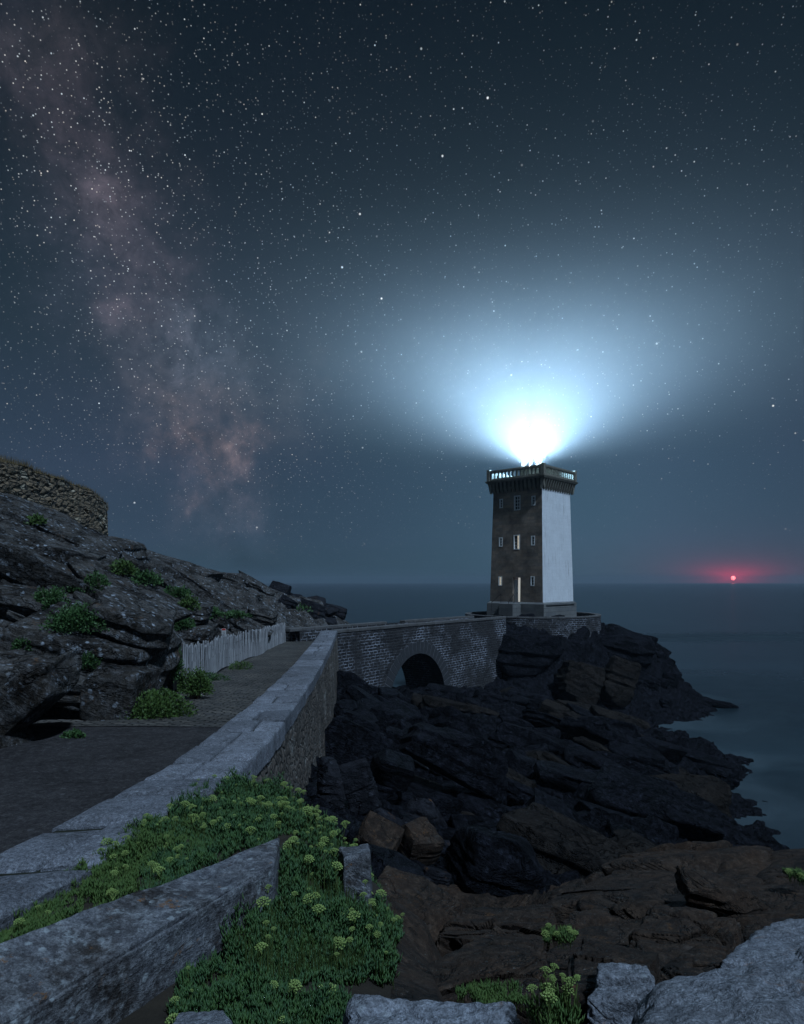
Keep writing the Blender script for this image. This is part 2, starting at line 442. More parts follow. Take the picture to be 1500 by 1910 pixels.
c = t.mix(t.m('MULTIPLY', dirt, .75), br.outputs[0], (.30, .29, .28))
c = t.mix(t.mr(t.noise(uv, .6, 4, .6), .4, .7, 0, .25), c, (.45, .46, .49))
c = t.mix(run, c, (.22, .20, .19)); c = t.mix(fine, c, (.42, .41, .41))
sx = t.node('ShaderNodeSeparateXYZ', ins={0: uv})
t.l.new(c, b.inputs['Base Color']); bump(t, b, br.outputs[1], -.2, .02)

def ashlar(name, ca, cb, mort, bw=.95, rh=.38, ms=.012, dark=.5, warp=0):
    m, t, b = newmat(name)
    uv = t.node('ShaderNodeUVMap').outputs[0]
    vec = uv
    if warp: vec = t.vm('ADD', uv, t.vm('SCALE', t.vm('SUBTRACT', t.noise(uv, 3.0, 3, .6, out=1), (.5, .5, .5)), warp))
    br = t.node('ShaderNodeTexBrick', ins={'Vector': vec, 'Scale': 1.0, 'Mortar Size': ms, 'Brick Width': bw, 'Row Height': rh, 'Mortar Smooth': .3})
    br.inputs['Color1'].default_value = (*ca, 1); br.inputs['Color2'].default_value = (*cb, 1); br.inputs['Mortar'].default_value = (*mort, 1)
    n = t.mr(t.noise(uv, .5, 6, .65), .3, .7, 1-dark, 1+dark*.4)
    c = t.mix(1.0, br.outputs[0], t.vm('SCALE', (1, 1, 1), n), 'MULTIPLY')
    c = t.mix(1.0, c, t.vm('SCALE', (1, 1, 1), t.mr(t.noise(uv, 22, 4, .7), .3, .7, .75, 1.25)), 'MULTIPLY')
    t.l.new(c, b.inputs['Base Color']); bump(t, b, t.m('ADD', t.m('MULTIPLY', br.outputs[1], -1.0), t.m('MULTIPLY', t.noise(uv, 9, 4, .6), .4)), .8, .05)
    return m
ashlar('granite_tower', (.30, .225, .17), (.20, .17, .145), (.20, .17, .15), dark=.65)
ashlar('plinth_stone', (.17, .17, .165), (.13, .135, .14), (.09, .09, .09), bw=1.1, rh=.45, dark=.3)
ashlar('cobble', (.14, .125, .11), (.075, .072, .070), (.018, .016, .014), bw=.36, rh=.19, ms=.03, dark=.5, warp=.32)

def rubble_masonry(name, ca, cb, mort_dark, mort_white, sx=1.0, sy=2.1, sc=2.6, patch=(.45, .6), warp=.12, mw=.05, bs=.8, bright=None):
    m, t, b = newmat(name)
    uv = t.node('ShaderNodeUVMap').outputs[0]
    v0 = t.vm('ADD', uv, t.vm('SCALE', t.vm('SUBTRACT', t.noise(uv, 2.5, 3, .6, out=1), (.5, .5, .5)), warp))
    vec = t.node('ShaderNodeMapping', ins={'Vector': v0, 'Scale': (sx, sy, 1)}).outputs[0]
    ed = t.voro(vec, sc, 'DISTANCE_TO_EDGE', rand=.75); cc = t.node('ShaderNodeSeparateColor', ins={0: t.voro(vec, sc, 'F1', out=1, rand=.75)})
    col = t.mix(cc.outputs[0], ca, cb)
    if bright: col = t.mix(t.m('MULTIPLY', t.m('GREATER_THAN', cc.outputs[1], .86), t.mr(t.noise(uv, .35, 2), .42, .55)), col, bright)
    col = t.mix(1.0, col, t.vm('SCALE', (1, 1, 1), t.mr(t.noise(uv, 14, 5, .7), .3, .7, .6, 1.35)), 'MULTIPLY')
    pm = t.mr(t.noise(uv, .45, 5, .6), patch[0], patch[1])
    pm = t.m('MULTIPLY', pm, t.mr(t.noise(uv, 5, 4, .7), .38, .55))
    mc = t.mix(pm, mort_dark, mort_white)
    k = t.mr(ed, mw*.5, mw*1.1, 1, 0)
    col = t.mix(k, col, mc)
    t.l.new(col, b.inputs['Base Color'])
    bump(t, b, t.m('ADD', t.mr(ed, 0, mw*2.5), t.m('MULTIPLY', t.noise(uv, 11, 4, .65), .5)), bs, .06)
    return m
def coursed(name, ca, cb, mort_dark, mort_white, bw=.55, rh=.24, patch=(.45, .58), ms=.03):
    m, t, b = newmat(name)
    uv = t.node('ShaderNodeUVMap').outputs[0]
    v0 = t.vm('ADD', uv, t.vm('SCALE', t.vm('SUBTRACT', t.noise(uv, 2.2, 4, .65, out=1), (.5, .5, .5)), .16))
    br = t.node('ShaderNodeTexBrick', ins={'Vector': v0, 'Scale': 1.0, 'Mortar Size': ms, 'Brick Width': bw, 'Row Height': rh, 'Mortar Smooth': .25, 'Bias': -.1})
    br.offset = .43; br.squash = 1.35; br.squash_frequency = 3
    br.inputs['Color1'].default_value = (*ca, 1); br.inputs['Color2'].default_value = (*cb, 1); br.inputs['Mortar'].default_value = (1, 1, 1, 1)
    pm = t.mr(t.noise(uv, .33, 5, .62), patch[0], patch[1])
    pm = t.m('MULTIPLY', t.m('ADD', t.m('MULTIPLY', pm, .95), .05), t.mr(t.noise(uv, 2.5, 4, .7), .38, .55))
    col = t.mix(br.outputs[1], t.mix(1.0, br.outputs[0], t.vm('SCALE', (1, 1, 1), t.mr(t.noise(uv, 10, 5, .7), .3, .7, .5, 1.4)), 'MULTIPLY'), t.mix(pm, mort_dark, mort_white))
    t.l.new(col, b.inputs['Base Color'])
    bump(t, b, t.m('ADD', t.m('MULTIPLY', br.outputs[1], -1.0), t.m('MULTIPLY', t.noise(uv, 9, 4, .65), .5)), .8, .06)
    return m
coursed('bridge_stone', (.042, .040, .042), (.013, .013, .016), (.014, .014, .016), (.42, .45, .53), bw=.48, rh=.22, ms=.028, patch=(.44, .62))
rubble_masonry('retaining_stone', (.15, .12, .10), (.075, .064, .056), (.05, .045, .04), (.30, .29, .27), sx=1.25, sy=1.0, sc=4.2, patch=(.5, .64), warp=.2, mw=.08)
rubble_masonry('fort_stone', (.21, .150, .095), (.12, .088, .058), (.018, .016, .013), (.03, .026, .02), sx=.75, sy=2.1, sc=2.2, mw=.07, warp=.15, bright=(.42, .35, .26))
simple_mat('ring_stone', (.045, .047, .054), (.034, .036, .040), 6, .85, .5)

# weathered pickets: random grey per island of geometry
m, t, b = newmat('picket_wood')
oi = t.node('ShaderNodeObjectInfo'); g = t.node('ShaderNodeNewGeometry')
rnd = t.m('FRACT', t.m('ADD', oi.outputs['Random'], g.outputs['Random Per Island']))
mp = t.node('ShaderNodeMapping', ins={'Vector': g.outputs['Position'], 'Scale': (30, 30, 2)}).outputs[0]
c = t.mix(rnd, (.20, .20, .21), (.46, .46, .48)); c = t.mix(1.0, c, t.vm('SCALE', (1, 1, 1), t.mr(t.noise(mp, 1, 4, .7), .3, .7, .5, 1.3)), 'MULTIPLY')
t.l.new(c, b.inputs['Base Color'])

# sea: long exposure, smooth, with pale foam haze where a per vertex value says waves break
m, t, b = newmat('sea_water')
at = t.node('ShaderNodeAttribute'); at.attribute_name = 'foam'
g = t.node('ShaderNodeNewGeometry')
st2 = t.node('ShaderNodeMapping', ins={'Vector': g.outputs['Position'], 'Scale': (.010, .05, 1)}).outputs[0]
sw = t.noise(st2, 1.0, 5, .6)
c = t.mix(t.mr(sw, .42, .66), (.006, .014, .019), (.013, .028, .036))
fo = t.m('MULTIPLY', at.outputs['Fac'], t.mr(t.noise(g.outputs['Position'], .11, 4, .55, .6), .25, .75))
c = t.mix(fo, c, (.12, .17, .20))
t.l.new(c, b.inputs['Base Color'])
t.put(b.inputs['Roughness'], t.mr(fo, 0, .5, .24, .9))
b.inputs['IOR'].default_value = 1.33; b.inputs['Specular IOR Level'].default_value = .5

def M_(n): return MATS[n]

# ================================================================== terrain
PATHZ = lambda d: CZ-np.interp(d, [0, 5, 12, 22, 46, 80], [2.85, 2.9, 3.2, 3.7, 4.4, 4.45])
def P3(px, py, d, dzz=0): q = W(px, py, d); return (q[0], q[1], q[2]+dzz)
shore_pts = [(0, .5, 12.95), (-2, 1.0, 12.6), (3, 1, 12.8), (6, 1, 12.6), (-5, 2, 12.2), (8, 4, 12.0),
  P3(300, 1900, 3.0, -.12), P3(500, 1880, 3.0, -.12), P3(800, 1900, 2.5, -.25), P3(1300, 1900, 2.4, -.3), P3(1500, 1760, 3.0, -.3), P3(1100, 1860, 2.8, -.35),
  P3(200, 1650, 4.9), P3(380, 1540, 6.6), P3(560, 1750, 3.9), P3(640, 1700, 4.5), P3(600, 1560, 6.4), P3(680, 1620, 5.6), P3(470, 1490, 8.2), P3(560, 1500, 8.4),
  (0.25, 5.2, 11.3), (.1, 7.2, 10.3), (-.4, 9.3, 9.9), (-1.4, 10.8, 9.8), (.3, 4.2, 11.9),
  P3(590, 1480, 15), P3(640, 1430, 22), P3(640, 1360, 30), P3(640, 1300, 40), (-4, 15, 9.3), (-4.5, 30, 8),
  P3(700, 1660, 12), P3(760, 1600, 16), P3(820, 1680, 11), P3(930, 1670, 12), P3(700, 1500, 25), P3(850, 1500, 25), P3(1000, 1500, 26), P3(1150, 1520, 26), P3(800, 1400, 36), P3(1000, 1400, 38), P3(1150, 1400, 42),
  P3(700, 1300, 45), P3(850, 1300, 52), P3(1000, 1320, 52), P3(1100, 1340, 54), P3(1180, 1365, 54), P3(1230, 1380, 55),
  P3(1280, 1500, 32), P3(1330, 1405, 50), P3(1350, 1440, 49), (25.5, 48, -.8), P3(1310, 1540, 34, -.3), (19.5, 34, -.2), (23, 36, -.8), (20, 28, .8),
  (6, 18, 6.5), (10, 18, 5.5), (14, 20, 4), (16, 16, 5), (20, 20, .5), (3, 16, 7),
  P3(1500, 1572, 12.5), P3(1350, 1568, 13), P3(1180, 1590, 13), P3(1050, 1640, 11.5), P3(1200, 1640, 10), P3(1100, 1700, 8), P3(1400, 1660, 8.5), P3(900, 1760, 5.5), P3(1000, 1835, 4), P3(1300, 1770, 5), P3(1500, 1700, 5.5), (12, 10, 9.4), (16, 6, 9), (18, 12, 6),
  P3(900, 1196, 70), P3(1000, 1190, 71), P3(1100, 1180, 73), P3(1170, 1182, 77), P3(1212, 1195, 80), P3(1245, 1240, 80), P3(1280, 1295, 80), P3(1340, 1320, 79, .2), (42, 80, -2), (36, 70, -2), (32, 62, -2), (31, 90, 1), (36, 90, -2),
  (8.5, 67, 5.0), (14, 68.2, 4.6), (20, 69.5, 4.2), (25, 73, 4.0), P3(900, 1295, 61), P3(1000, 1300, 63), P3(1100, 1320, 65), P3(1180, 1340, 66),
  (15.7, 80, 9.3), (9, 80, 9), (22, 80, 9), (15.7, 88, 9), (24, 88, 6), (8, 90, 4), (15, 98, 0), (25, 98, -2), (2, 78, 0), (-3, 66, 2.5), (3, 66, 3.5), (1, 58, 5), (6, 100, -3), (-5, 85, -3), (40, 100, -4), (30, 40, -2.5), (40, 20, -3), (30, 10, 1), (50, 50, -4), (-8, 60, 4)]
_sz = tps(shore_pts)
def shore_z(x, y):
    x = np.asarray(x, float); y = np.asarray(y, float)
    return _sz(x, y)-.85*np.clip((x-.2)/.5, 0, 1)*np.clip((y-3.0)/.8, 0, 1)*np.clip((14-y)/2, 0, 1)
hill_pts = [(-7.7, 12.6, 11.0), (-7.2, 17, 10.7), (-6.9, 19.5, 10.5), (-8.3, 24, 10.5), (-8.9, 32, 10.2), (-9.6, 44, 9.9), (-9.8, 48, 9.8), (-9, 9, 11.3), (-10, 6, 11.5),
  (-8.6, 13.6, 12.4), (-8.2, 17, 13.0), (-8.2, 20.5, 13.2), (-9.6, 25.5, 12.2), (-10.4, 33, 11.3), (-11.0, 44, 10.7),
  P3(0, 1290, 15.5), P3(60, 1200, 19), P3(150, 1160, 20.5), P3(250, 1130, 22), P3(0, 1120, 22), P3(100, 1080, 26), P3(200, 1075, 30), P3(300, 1120, 32), P3(0, 1000, 28), P3(350, 1150, 36), P3(420, 1165, 42), P3(450, 1120, 50),
  P3(0, 945, 34), P3(60, 970, 36), P3(130, 1000, 39), P3(200, 1030, 41), P3(240, 1042, 46), P3(290, 1056, 49), P3(350, 1072, 53), P3(430, 1082, 58), P3(500, 1100, 63), P3(560, 1120, 67), P3(600, 1142, 70), P3(640, 1162, 72), P3(520, 1160, 58), P3(600, 1172, 62), P3(560, 1172, 54),
  (-30, 40, 19.5), (-30, 55, 18), (-22, 60, 13), (-17, 72, 8), (-12, 80, 2), (-4, 82, -1), (-25, 80, 2), (-40, 80, 5), (-45, 40, 20), (-40, 20, 18), (-20, 12, 15.5), (-30, 10, 17), (-14, 8, 12.6), (-16, 2, 13), (-2, 76, 1), (-12, 95, -4), (-30, 95, -4), (-6, 58, 9.0), (-8, 51, 9.8), (-20, 44, 17.2), (-24, 38, 18.6)]
_hz = tps(hill_pts)
def hill_z(x, y):
    x = np.asarray(x, float); y = np.asarray(y, float)
    return _hz(x, y)-2.6*np.exp(-(((x+8.6)/1.25)**4+((y-15.8)/1.35)**4))

BED = np.array([0.42, -0.14, 0.90]); BED /= np.linalg.norm(BED)
BX = np.array([0.90, 0.1, -0.40]); BX -= BX.dot(BED)*BED; BX /= np.linalg.norm(BX); BY = np.cross(BED, BX)
def rockify(P, amp, seed, th=1.0, cell=2.4):
    """broken beds: ledges along the bedding plus blocks shifted against each other"""
    Q = np.stack([P@BX/(cell*1.7), P@BY/cell, P@BED/(cell*.8)], 1)
    Q = Q+0.25*np.stack([vnoise(P*.5, seed+31), vnoise(P*.5, seed+32), vnoise(P*.5, seed+33)], 1)
    f1, f2, r1, r2, r3, cen = cells(Q, seed)
    d = Q-cen
    off = (r1-.5)*1.2+((r2-.5)*d[:, 0]+(r3-.5)*d[:, 1])*1.3
    crack = -np.clip(1-(f2-f1)/.12, 0, 1)**2*.35
    a = amp*(off+crack)
    Q2 = Q*3.1+5; g1, g2, s1, s2, s3, cen2 = cells(Q2, seed+50); d2 = Q2-cen2
    a = a+amp*.28*((s1-.5)*1.2+((s2-.5)*d2[:, 0]+(s3-.5)*d2[:, 1])*1.2-np.clip(1-(g2-g1)/.14, 0, 1)**2*.3)
    n = fbm(P*.35, 4, seed+3)
    q = P@BED/th+.8*n; l1 = stairs(q)*th
    q = P@BED/(th*.31)+1.2*n; l2 = stairs(q, .3)*th*.31
    a = a+amp*.55*(l1+l2)+amp*.25*fbm(P*1.7, 4, seed+9)
    return a[:, None]*(BED*np.array([1.5, 3.0, 1.0]))[None, :]/1.1 if False else a

def terrain(name, hfun, ph0, ph1, r0, r1, nu, nv, ampf, mat, seed, keep, loc, th=.9, cell=2.2):
    ph = np.linspace(ph0, ph1, nu); rr = r0*(r1/r0)**np.linspace(0, 1, nv)
    A, R = np.meshgrid(ph, rr, indexing='ij'); A = A.ravel(); R = R.ravel()
    X = R*np.sin(A); Y = R*np.cos(A)
    Z = hfun(X, Y)
    P = np.stack([X, Y, Z], 1)
    amp = ampf(X, Y)
    a = rockify(P, 1.0, seed, th, cell)*amp
    a[Z < -1] *= .3
    P2 = P+a[:, None]*np.array([.25, -.35, .9])[None]
    F4 = gridfaces(nu, nv)
    k = keep(X, Y, P2[:, 2])
    fm = k[F4].all(1); F4 = F4[fm]
    used = np.unique(F4); mp = np.full(len(P2), -1); mp[used] = np.arange(len(used))
    me = npmesh(name, P2[used]-np.array(loc), mp[F4], True)
    # crease at steep edges
    o = link(name, me, mat, None, loc)
    return o
def wall_x(d):   # outer edge of the long wall
    return np.interp(d, WD, WX)
# the long wall: outer top edge read along its length (depth, x, drop below camera)
WALL = [(2.6, -2.95, 1.95), (4.0, -2.42, 2.0), (5.2, -2.2, 2.1), (6.4, -2.14, 2.2), (8.5, -2.07, 2.4), (11, -2.16, 2.6), (16, -2.5, 2.9), (21, -2.8, 3.08), (26, -3.12, 3.24), (36, -3.75, 3.36), (46.5, -4.5, 3.42)]
WD = [q[0] for q in WALL]; WX = [q[1] for q in WALL]; WDR = [q[2] for q in WALL]

shore = terrain('rocky_shore', shore_z, math.radians(-64), math.radians(56), 1.0, 115, 900, 620,
    lambda x, y: np.clip((np.hypot(x, y)-5)/22, 0, 1)*.62+.05+.20*np.clip((x-.5)/1.2, 0, 1)*np.clip((y-3)/2, 0, 1), M_('dark_rock'), 11,
    lambda x, y, z: (x > wall_x(y)-.45-.25*(y > 46)*(y-46)*0) & ~((y > 46) & (x < -4.2+(y-47)*.2)) & (z > -2.5) & ~((y > 48) & (x < -4)), (8, 40, 0))
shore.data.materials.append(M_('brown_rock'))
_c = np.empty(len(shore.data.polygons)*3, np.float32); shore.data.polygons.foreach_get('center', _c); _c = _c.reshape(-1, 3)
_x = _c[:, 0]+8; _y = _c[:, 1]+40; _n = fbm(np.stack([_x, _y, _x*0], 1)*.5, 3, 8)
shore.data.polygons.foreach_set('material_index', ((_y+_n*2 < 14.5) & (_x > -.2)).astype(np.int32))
tag(shore, kind='structure')
hill = terrain('rocky_hill', hill_z, math.radians(-72), math.radians(6), 6.5, 118, 640, 620,
    lambda x, y: np.clip(((-x)-np.interp(y, [0, 18, 23, 50, 60], [6.6, 6.9, 8.3, 9.6, 6]))/2.2, .02, 1)*.50, M_('hill_rock'), 23,
    lambda x, y, z: (x < np.interp(y, [0, 12, 22, 32, 44, 50, 60, 90], [-6.0, -6.5, -7.2, -8.4, -8.9, -8.9, -3.5, 0])) & (z > -2.5), (-14, 36, 10), th=.8, cell=2.0)
tag(hill, kind='structure')

# ---------------------------------------------------------------- sea
def sea():
    ph = np.linspace(math.radians(-75), math.radians(75), 260); rr = np.concatenate([12*(140/12)**np.linspace(0, 1, 260), 140*(5000/140)**np.linspace(0, 1, 80)[1:]])
    A, R = np.meshgrid(ph, rr, indexing='ij'); X = (R*np.sin(A)).ravel(); Y = (R*np.cos(A)).ravel()
    P = np.stack([X, Y, np.zeros_like(X)], 1)
    me = npmesh('sea', P, gridfaces(260, len(rr)), True)
    h = np.where(X > -2, shore_z(X, Y), hill_z(X, Y))
    near = (Y < 110) & (np.abs(X) < 60)
    foam = np.exp(-np.abs(np.minimum(h, 0))/3.0)*near*(h < 1)
    band = np.exp(-((Y-165-X*.10)/9)**2)*(X > 30)*.32*np.clip((X-30)/40, 0, 1)
    foam = np.clip(foam*.55+band, 0, 1)
    at = me.attributes.new('foam', 'FLOAT', 'POINT'); at.data.foreach_set('value', foam.astype(np.float32))
    o = link('sea', me, M_('sea_water')); tag(o, kind='structure')
sea()

# ---------------------------------------------------------------- rocks
def polyrock(seed, dims, M, n=24, cuts=14, rough=.06, layer=.1, soft=.03, blocky=.0):
    """broken stone: a convex body bounded by random planes, roughened, with bedding ledges"""
    rg = np.random.RandomState(seed)
    lin = np.tan(np.linspace(-1, 1, n)*PI/4)
    a, b_ = np.meshgrid(lin, lin, indexing='ij'); a = a.ravel(); b_ = b_.ravel(); o = np.ones_like(a)
    fs = [(a, b_, o), (b_, a, -o), (o, a, b_), (-o, b_, a), (b_, o, a), (a, -o, b_)]
    V = np.concatenate([np.stack(f, 1) for f in fs]); Fc = np.concatenate([gridfaces(n, n)+k*n*n for k in range(6)])
    d = V/np.linalg.norm(V, axis=1)[:, None]
    N = rg.normal(size=(cuts, 3)); N /= np.linalg.norm(N, axis=1)[:, None]; H = rg.uniform(.72, 1.02, cuts)
    ax = np.array([[1, 0, 0], [-1, 0, 0], [0, 1, 0], [0, -1, 0], [0, 0, 1], [0, 0, -1]], float)+rg.normal(size=(6, 3))*.13
    ax /= np.linalg.norm(ax, axis=1)[:, None]
    N = np.vstack([N, ax]); H = np.concatenate([H, rg.uniform(.62, .85, 6)])
    dn = d@N.T
    rr = np.where(dn > 1e-3, H/np.maximum(dn, 1e-3), 99)
    if soft > 0: r = -soft*np.log(np.exp(-(np.minimum(rr, 6))/soft).sum(1)+1e-30)
    else: r = rr.min(1)
    P = d*r[:, None]*np.array(dims)/2/.8
    s = max(dims)
    ns = rg.uniform(0, 100)
    P = P+d*(rough*s*.5*(fbm(P/s*5+ns, 5, seed, .55)))[:, None]
    if layer:
        th = layer*s; q = P[:, 2]/th+.6*fbm(P/s*2.2+ns, 3, seed+5); l = stairs(q, .2)*th
        P = P+d*np.array([1, 1, .15])*(l*.5*(1-np.abs(d[:, 2])))[:, None]
    R = np.array(M.to_3x3())
    P = P@R.T
    # weld the seams of the six patches
    key = np.round(V/np.linalg.norm(V, axis=1)[:, None]*1e5).astype(np.int64)
    _, idx, inv = np.unique(key, axis=0, return_index=True, return_inverse=True); inv = inv.ravel()
    return P[idx], inv[Fc]
def bedrot(rz=0, tilt=0, dip=24, seed=None):
    return Matrix.Rotation(rz, 4, 'Z') @ Matrix.Rotation(math.radians(dip), 4, 'Y') @ Matrix.Rotation(tilt, 4, 'X')
def rock(name, loc, dims, mat, label, group=None, seed=0, M=None, cat='rock', n=None, **kw):
    loc = np.array(loc, float); dist = max(2.0, np.linalg.norm(loc-np.array([0, 0, CZ])))
    if n is None: n = int(np.clip(max(dims)/dist*F*.54/3.2, 12, 90))
    P, Fc = polyrock(seed, dims, M or Matrix.Identity(4), n=n, **kw)
    me = npmesh(name, P, Fc, True)
    me.set_sharp_from_angle(angle=math.radians(32))
    o = link(name, me, M_(mat), None, loc)
    return tag(o, label, cat, group)

def hexrock(name, C, mat, label, cat='rock', seed=0, n=60, rough=.03, edge=.05, th=0, group=None, blk=0.0, bsc=2.2):
    """rock whose 8 corners are given (bottom 4, top 4 counterclockwise); surface subdivided, edges worn"""
    C = np.array(C, float); cen = C.mean(0)
    s = max(np.linalg.norm(C[i]-C[j]) for i in range(8) for j in range(8))
    lin = np.linspace(0, 1, n)
    lin = .5-.5*np.sign(1-2*lin)*np.abs(1-2*lin)**.8
    u, v = np.meshgrid(lin, lin, indexing='ij'); u = u.ravel(); v = v.ravel(); z = np.zeros_like(u); o = z+1
    faces = [(v, u, z), (u, v, o), (u, z, v), (v, o, u), (z, v, u), (o, u, v)]
    T3 = np.concatenate([np.stack(f, 1) for f in faces]); Fc = np.concatenate([gridfaces(n, n)+k*n*n for k in range(6)])
    def tri(T):
        x, y, q = T[:, 0:1], T[:, 1:2], T[:, 2:3]
        return ((1-x)*(1-y)*(1-q)*C[0]+x*(1-y)*(1-q)*C[1]+x*y*(1-q)*C[2]+(1-x)*y*(1-q)*C[3]+(1-x)*(1-y)*q*C[4]+x*(1-y)*q*C[5]+x*y*q*C[6]+(1-x)*y*q*C[7])
    # round: pull towards centre near edges
    D3 = np.minimum(T3, 1-T3); D3s = np.sort(D3, axis=1)
    e2 = np.clip(1-D3s[:, 1]/edge, 0, 1)**2
    P = tri(T3)
    dirn = P-cen; dirn /= np.linalg.norm(dirn, axis=1)[:, None]
    nn = fbm(P/s*6+seed, 4, seed)
    P = P-dirn*(e2*edge*s*.22*(1+1.2*nn))[:, None]
    P = P+dirn*(rough*s*(.7*fbm(P/s*4+seed*3, 5, seed+1, .55)+.25*fbm(P/s*19, 3, seed+2)))[:, None]
    if th:
        q = P@BED/th+.7*fbm(P/s*3, 3, seed+4); P = P+dirn*(stairs(q, .2)*th*.45)[:, None]
    if blk:
        P = P+dirn*(blk*rockify(P*bsc, 1.0, seed+60, .8, 2.0))[:, None]*np.clip(1-.6*e2, .2, 1)[:, None]
    key = np.round(T3*1e5).astype(np.int64)
    _, idx, inv = np.unique(key, axis=0, return_index=True, return_inverse=True); inv = inv.ravel()
    me = npmesh(name, P[idx]-cen, inv[Fc], True)
    me.set_sharp_from_angle(angle=math.radians(38))
    ob = link(name, me, M_(mat), None, cen)
    return tag(ob, label, cat, group)
# ---------------------------------------------------------------- foreground rocks
def bc(top, drop, outw=0.0):
    """8 corners from 4 top corners (ccw from above) and a drop"""
    top = [np.array(p, float) for p in top]; c = sum(top)/4
    bot = [p+(p-c)*outw-np.array([0, 0, drop]) for p in top]
    return bot+top
# long worn block beside the samphire
hexrock('stone_block', bc([W(-160, 2010, 2.35), W(512, 1608, 4.15), W(520, 1562, 4.75), W(-120, 1800, 2.75)], .62, .02), 'block',
        'long squared granite block lying beside the wall, pale lichen spots on its face', 'stone block', seed=3, n=110, rough=.020, edge=.06)
hexrock('stone_block', bc([W(640, 1600, 4.9), W(692, 1592, 4.9), W(690, 1572, 5.35), W(628, 1578, 5.4)], .85, .12), 'block',
        'upright lichen covered stone half hidden by samphire at the edge of the drop', 'stone', seed=8, n=50, rough=.04, edge=.1)
hexrock('granite_rock', bc([W(1085, 1990, 2.0), W(1800, 2000, 1.95), W(1720, 1700, 3.1), W(1200, 1842, 2.75)], .7, .1), 'granite_near',
        'broad pale granite rock filling the bottom right corner', 'rock', seed=14, n=150, rough=.045, edge=.10, blk=.03, bsc=3.0)
hexrock('granite_rock', bc([W(630, 2000, 2.1), W(985, 2000, 2.1), W(965, 1862, 2.45), W(648, 1848, 2.6)], .5, .1), 'granite_near',
        'pale granite rock in the bottom middle, left of the lone samphire', 'rock', seed=15, n=100, rough=.045, edge=.12, blk=.035, bsc=3.5)
hexrock('granite_rock', bc([W(250, 2010, 2.3), W(470, 2000, 2.3), W(420, 1870, 2.9), W(330, 1880, 2.9)], .4, .1), 'granite_near',
        'small blue grey rock between the long block and the samphire at the bottom edge', 'rock', seed=16, n=60, rough=.05, edge=.12)
hexrock('rock_slab', bc([W(730, 1862, 4.3), W(1010, 1880, 3.9), W(1012, 1770, 4.9), W(925, 1722, 5.6)], .6, .15), 'brown_rock',
        'brown pointed slab behind the lone samphire, tilting up to the right', 'rock', seed=21, n=100, rough=.02, edge=.06, blk=.08, bsc=2.0)
hexrock('rock_slab', bc([W(1060, 1850, 3.6), W(1200, 1835, 3.6), W(1235, 1770, 4.5), W(1085, 1742, 4.9)], .5, .12), 'brown_rock',
        'brown slab with a pale chipped corner right of the pointed slab', 'rock', seed=22, n=80, rough=.03, edge=.08, blk=.08, bsc=2.5)
hexrock('granite_rock', bc([W(1090, 1862, 3.3), W(1230, 1850, 3.3), W(1215, 1800, 3.7), W(1110, 1795, 3.8)], .4, .12), 'granite_near',
        'pale broken rock wedged between the brown slab and the corner granite', 'rock', seed=23, n=80, rough=.06, edge=.16, blk=.07, bsc=3.2)
hexrock('rock_ledge', bc([W(1000, 1810, 6.2), W(1560, 1800, 5.6), W(1600, 1635, 9.4), W(1090, 1665, 8.6)], 1.0, .1), 'brown_rock',
        'wide brown rock ledge with worn beds across the lower right', 'rock', seed=31, n=130, rough=.03, edge=.06, blk=.30, bsc=1.3)
hexrock('rock_ledge', bc([W(1010, 1690, 9.8), W(1650, 1625, 10.2), W(1650, 1570, 13.2), W(1160, 1600, 13.2)], 1.3, .08), 'brown_rock',
        'upper brown rock ledge running flat to the right edge above the dark crack', 'rock', seed=32, n=130, rough=.02, edge=.05, blk=.36, bsc=.9)
hexrock('granite_rock', bc([W(1340, 1790, 4.4), W(1620, 1790, 4.2), W(1620, 1690, 5.3), W(1430, 1715, 5.2)], .5, .1), 'granite_near',
        'grey lichened rock lump between brown ledge and corner granite at right edge', 'rock', seed=33, n=60, rough=.05, edge=.1)
hexrock('rock_slab', bc([W(815, 1745, 7.2), W(1015, 1765, 6.5), W(1040, 1680, 8.8), W(850, 1690, 9.0)], .8, .1), 'brown_rock',
        'dark brown ledge stepping down left behind the pointed slab', 'rock', seed=35, n=90, rough=.03, edge=.07, blk=.22, bsc=1.6)
hexrock('rock_slab', bc([W(1180, 1745, 5.6), W(1330, 1770, 5.3), W(1380, 1715, 6.3), W(1220, 1700, 6.4)], .7, .1), 'brown_rock',
        'low brown slab in front of the wide brown ledge', 'rock', seed=36, n=70, rough=.04, edge=.08, blk=.12)
hexrock('rock_slab', bc([W(1150, 1810, 4.6), W(1330, 1830, 4.3), W(1360, 1770, 5.1), W(1190, 1760, 5.2)], .6, .1), 'brown_rock',
        'brown slab just behind the corner granite', 'rock', seed=37, n=70, rough=.04, edge=.08, blk=.12)
rock('rock_slab', W(1335, 1662, 7.6), (.95, .6, .22), 'brown_rock', 'small grey lump lying on top of the wide brown ledge', seed=34, M=bedrot(-.2, .1, 8), rough=.08)
rock('boulder', W(925, 1625, 14.5), (2.0, 1.9, 1.65), 'dark_rock', 'big dark rounded boulder alone in the middle of the gully', seed=41, M=bedrot(.4, .2, 10), cuts=18, rough=.09, layer=.12, soft=.05)
rock('boulder', W(760, 1740, 8.2), (1.15, 1.3, .9), 'brown_rock', 'brown boulder just right of the samphire, above the gully shadow', seed=42, M=bedrot(-.4, .1, 18), rough=.08)
rock('boulder', W(725, 1640, 10.5), (1.0, 1.1, .7), 'dark_rock', 'smooth dark boulder right of the lichen covered upright stone', seed=43, M=bedrot(.2, 0, 12), rough=.05)
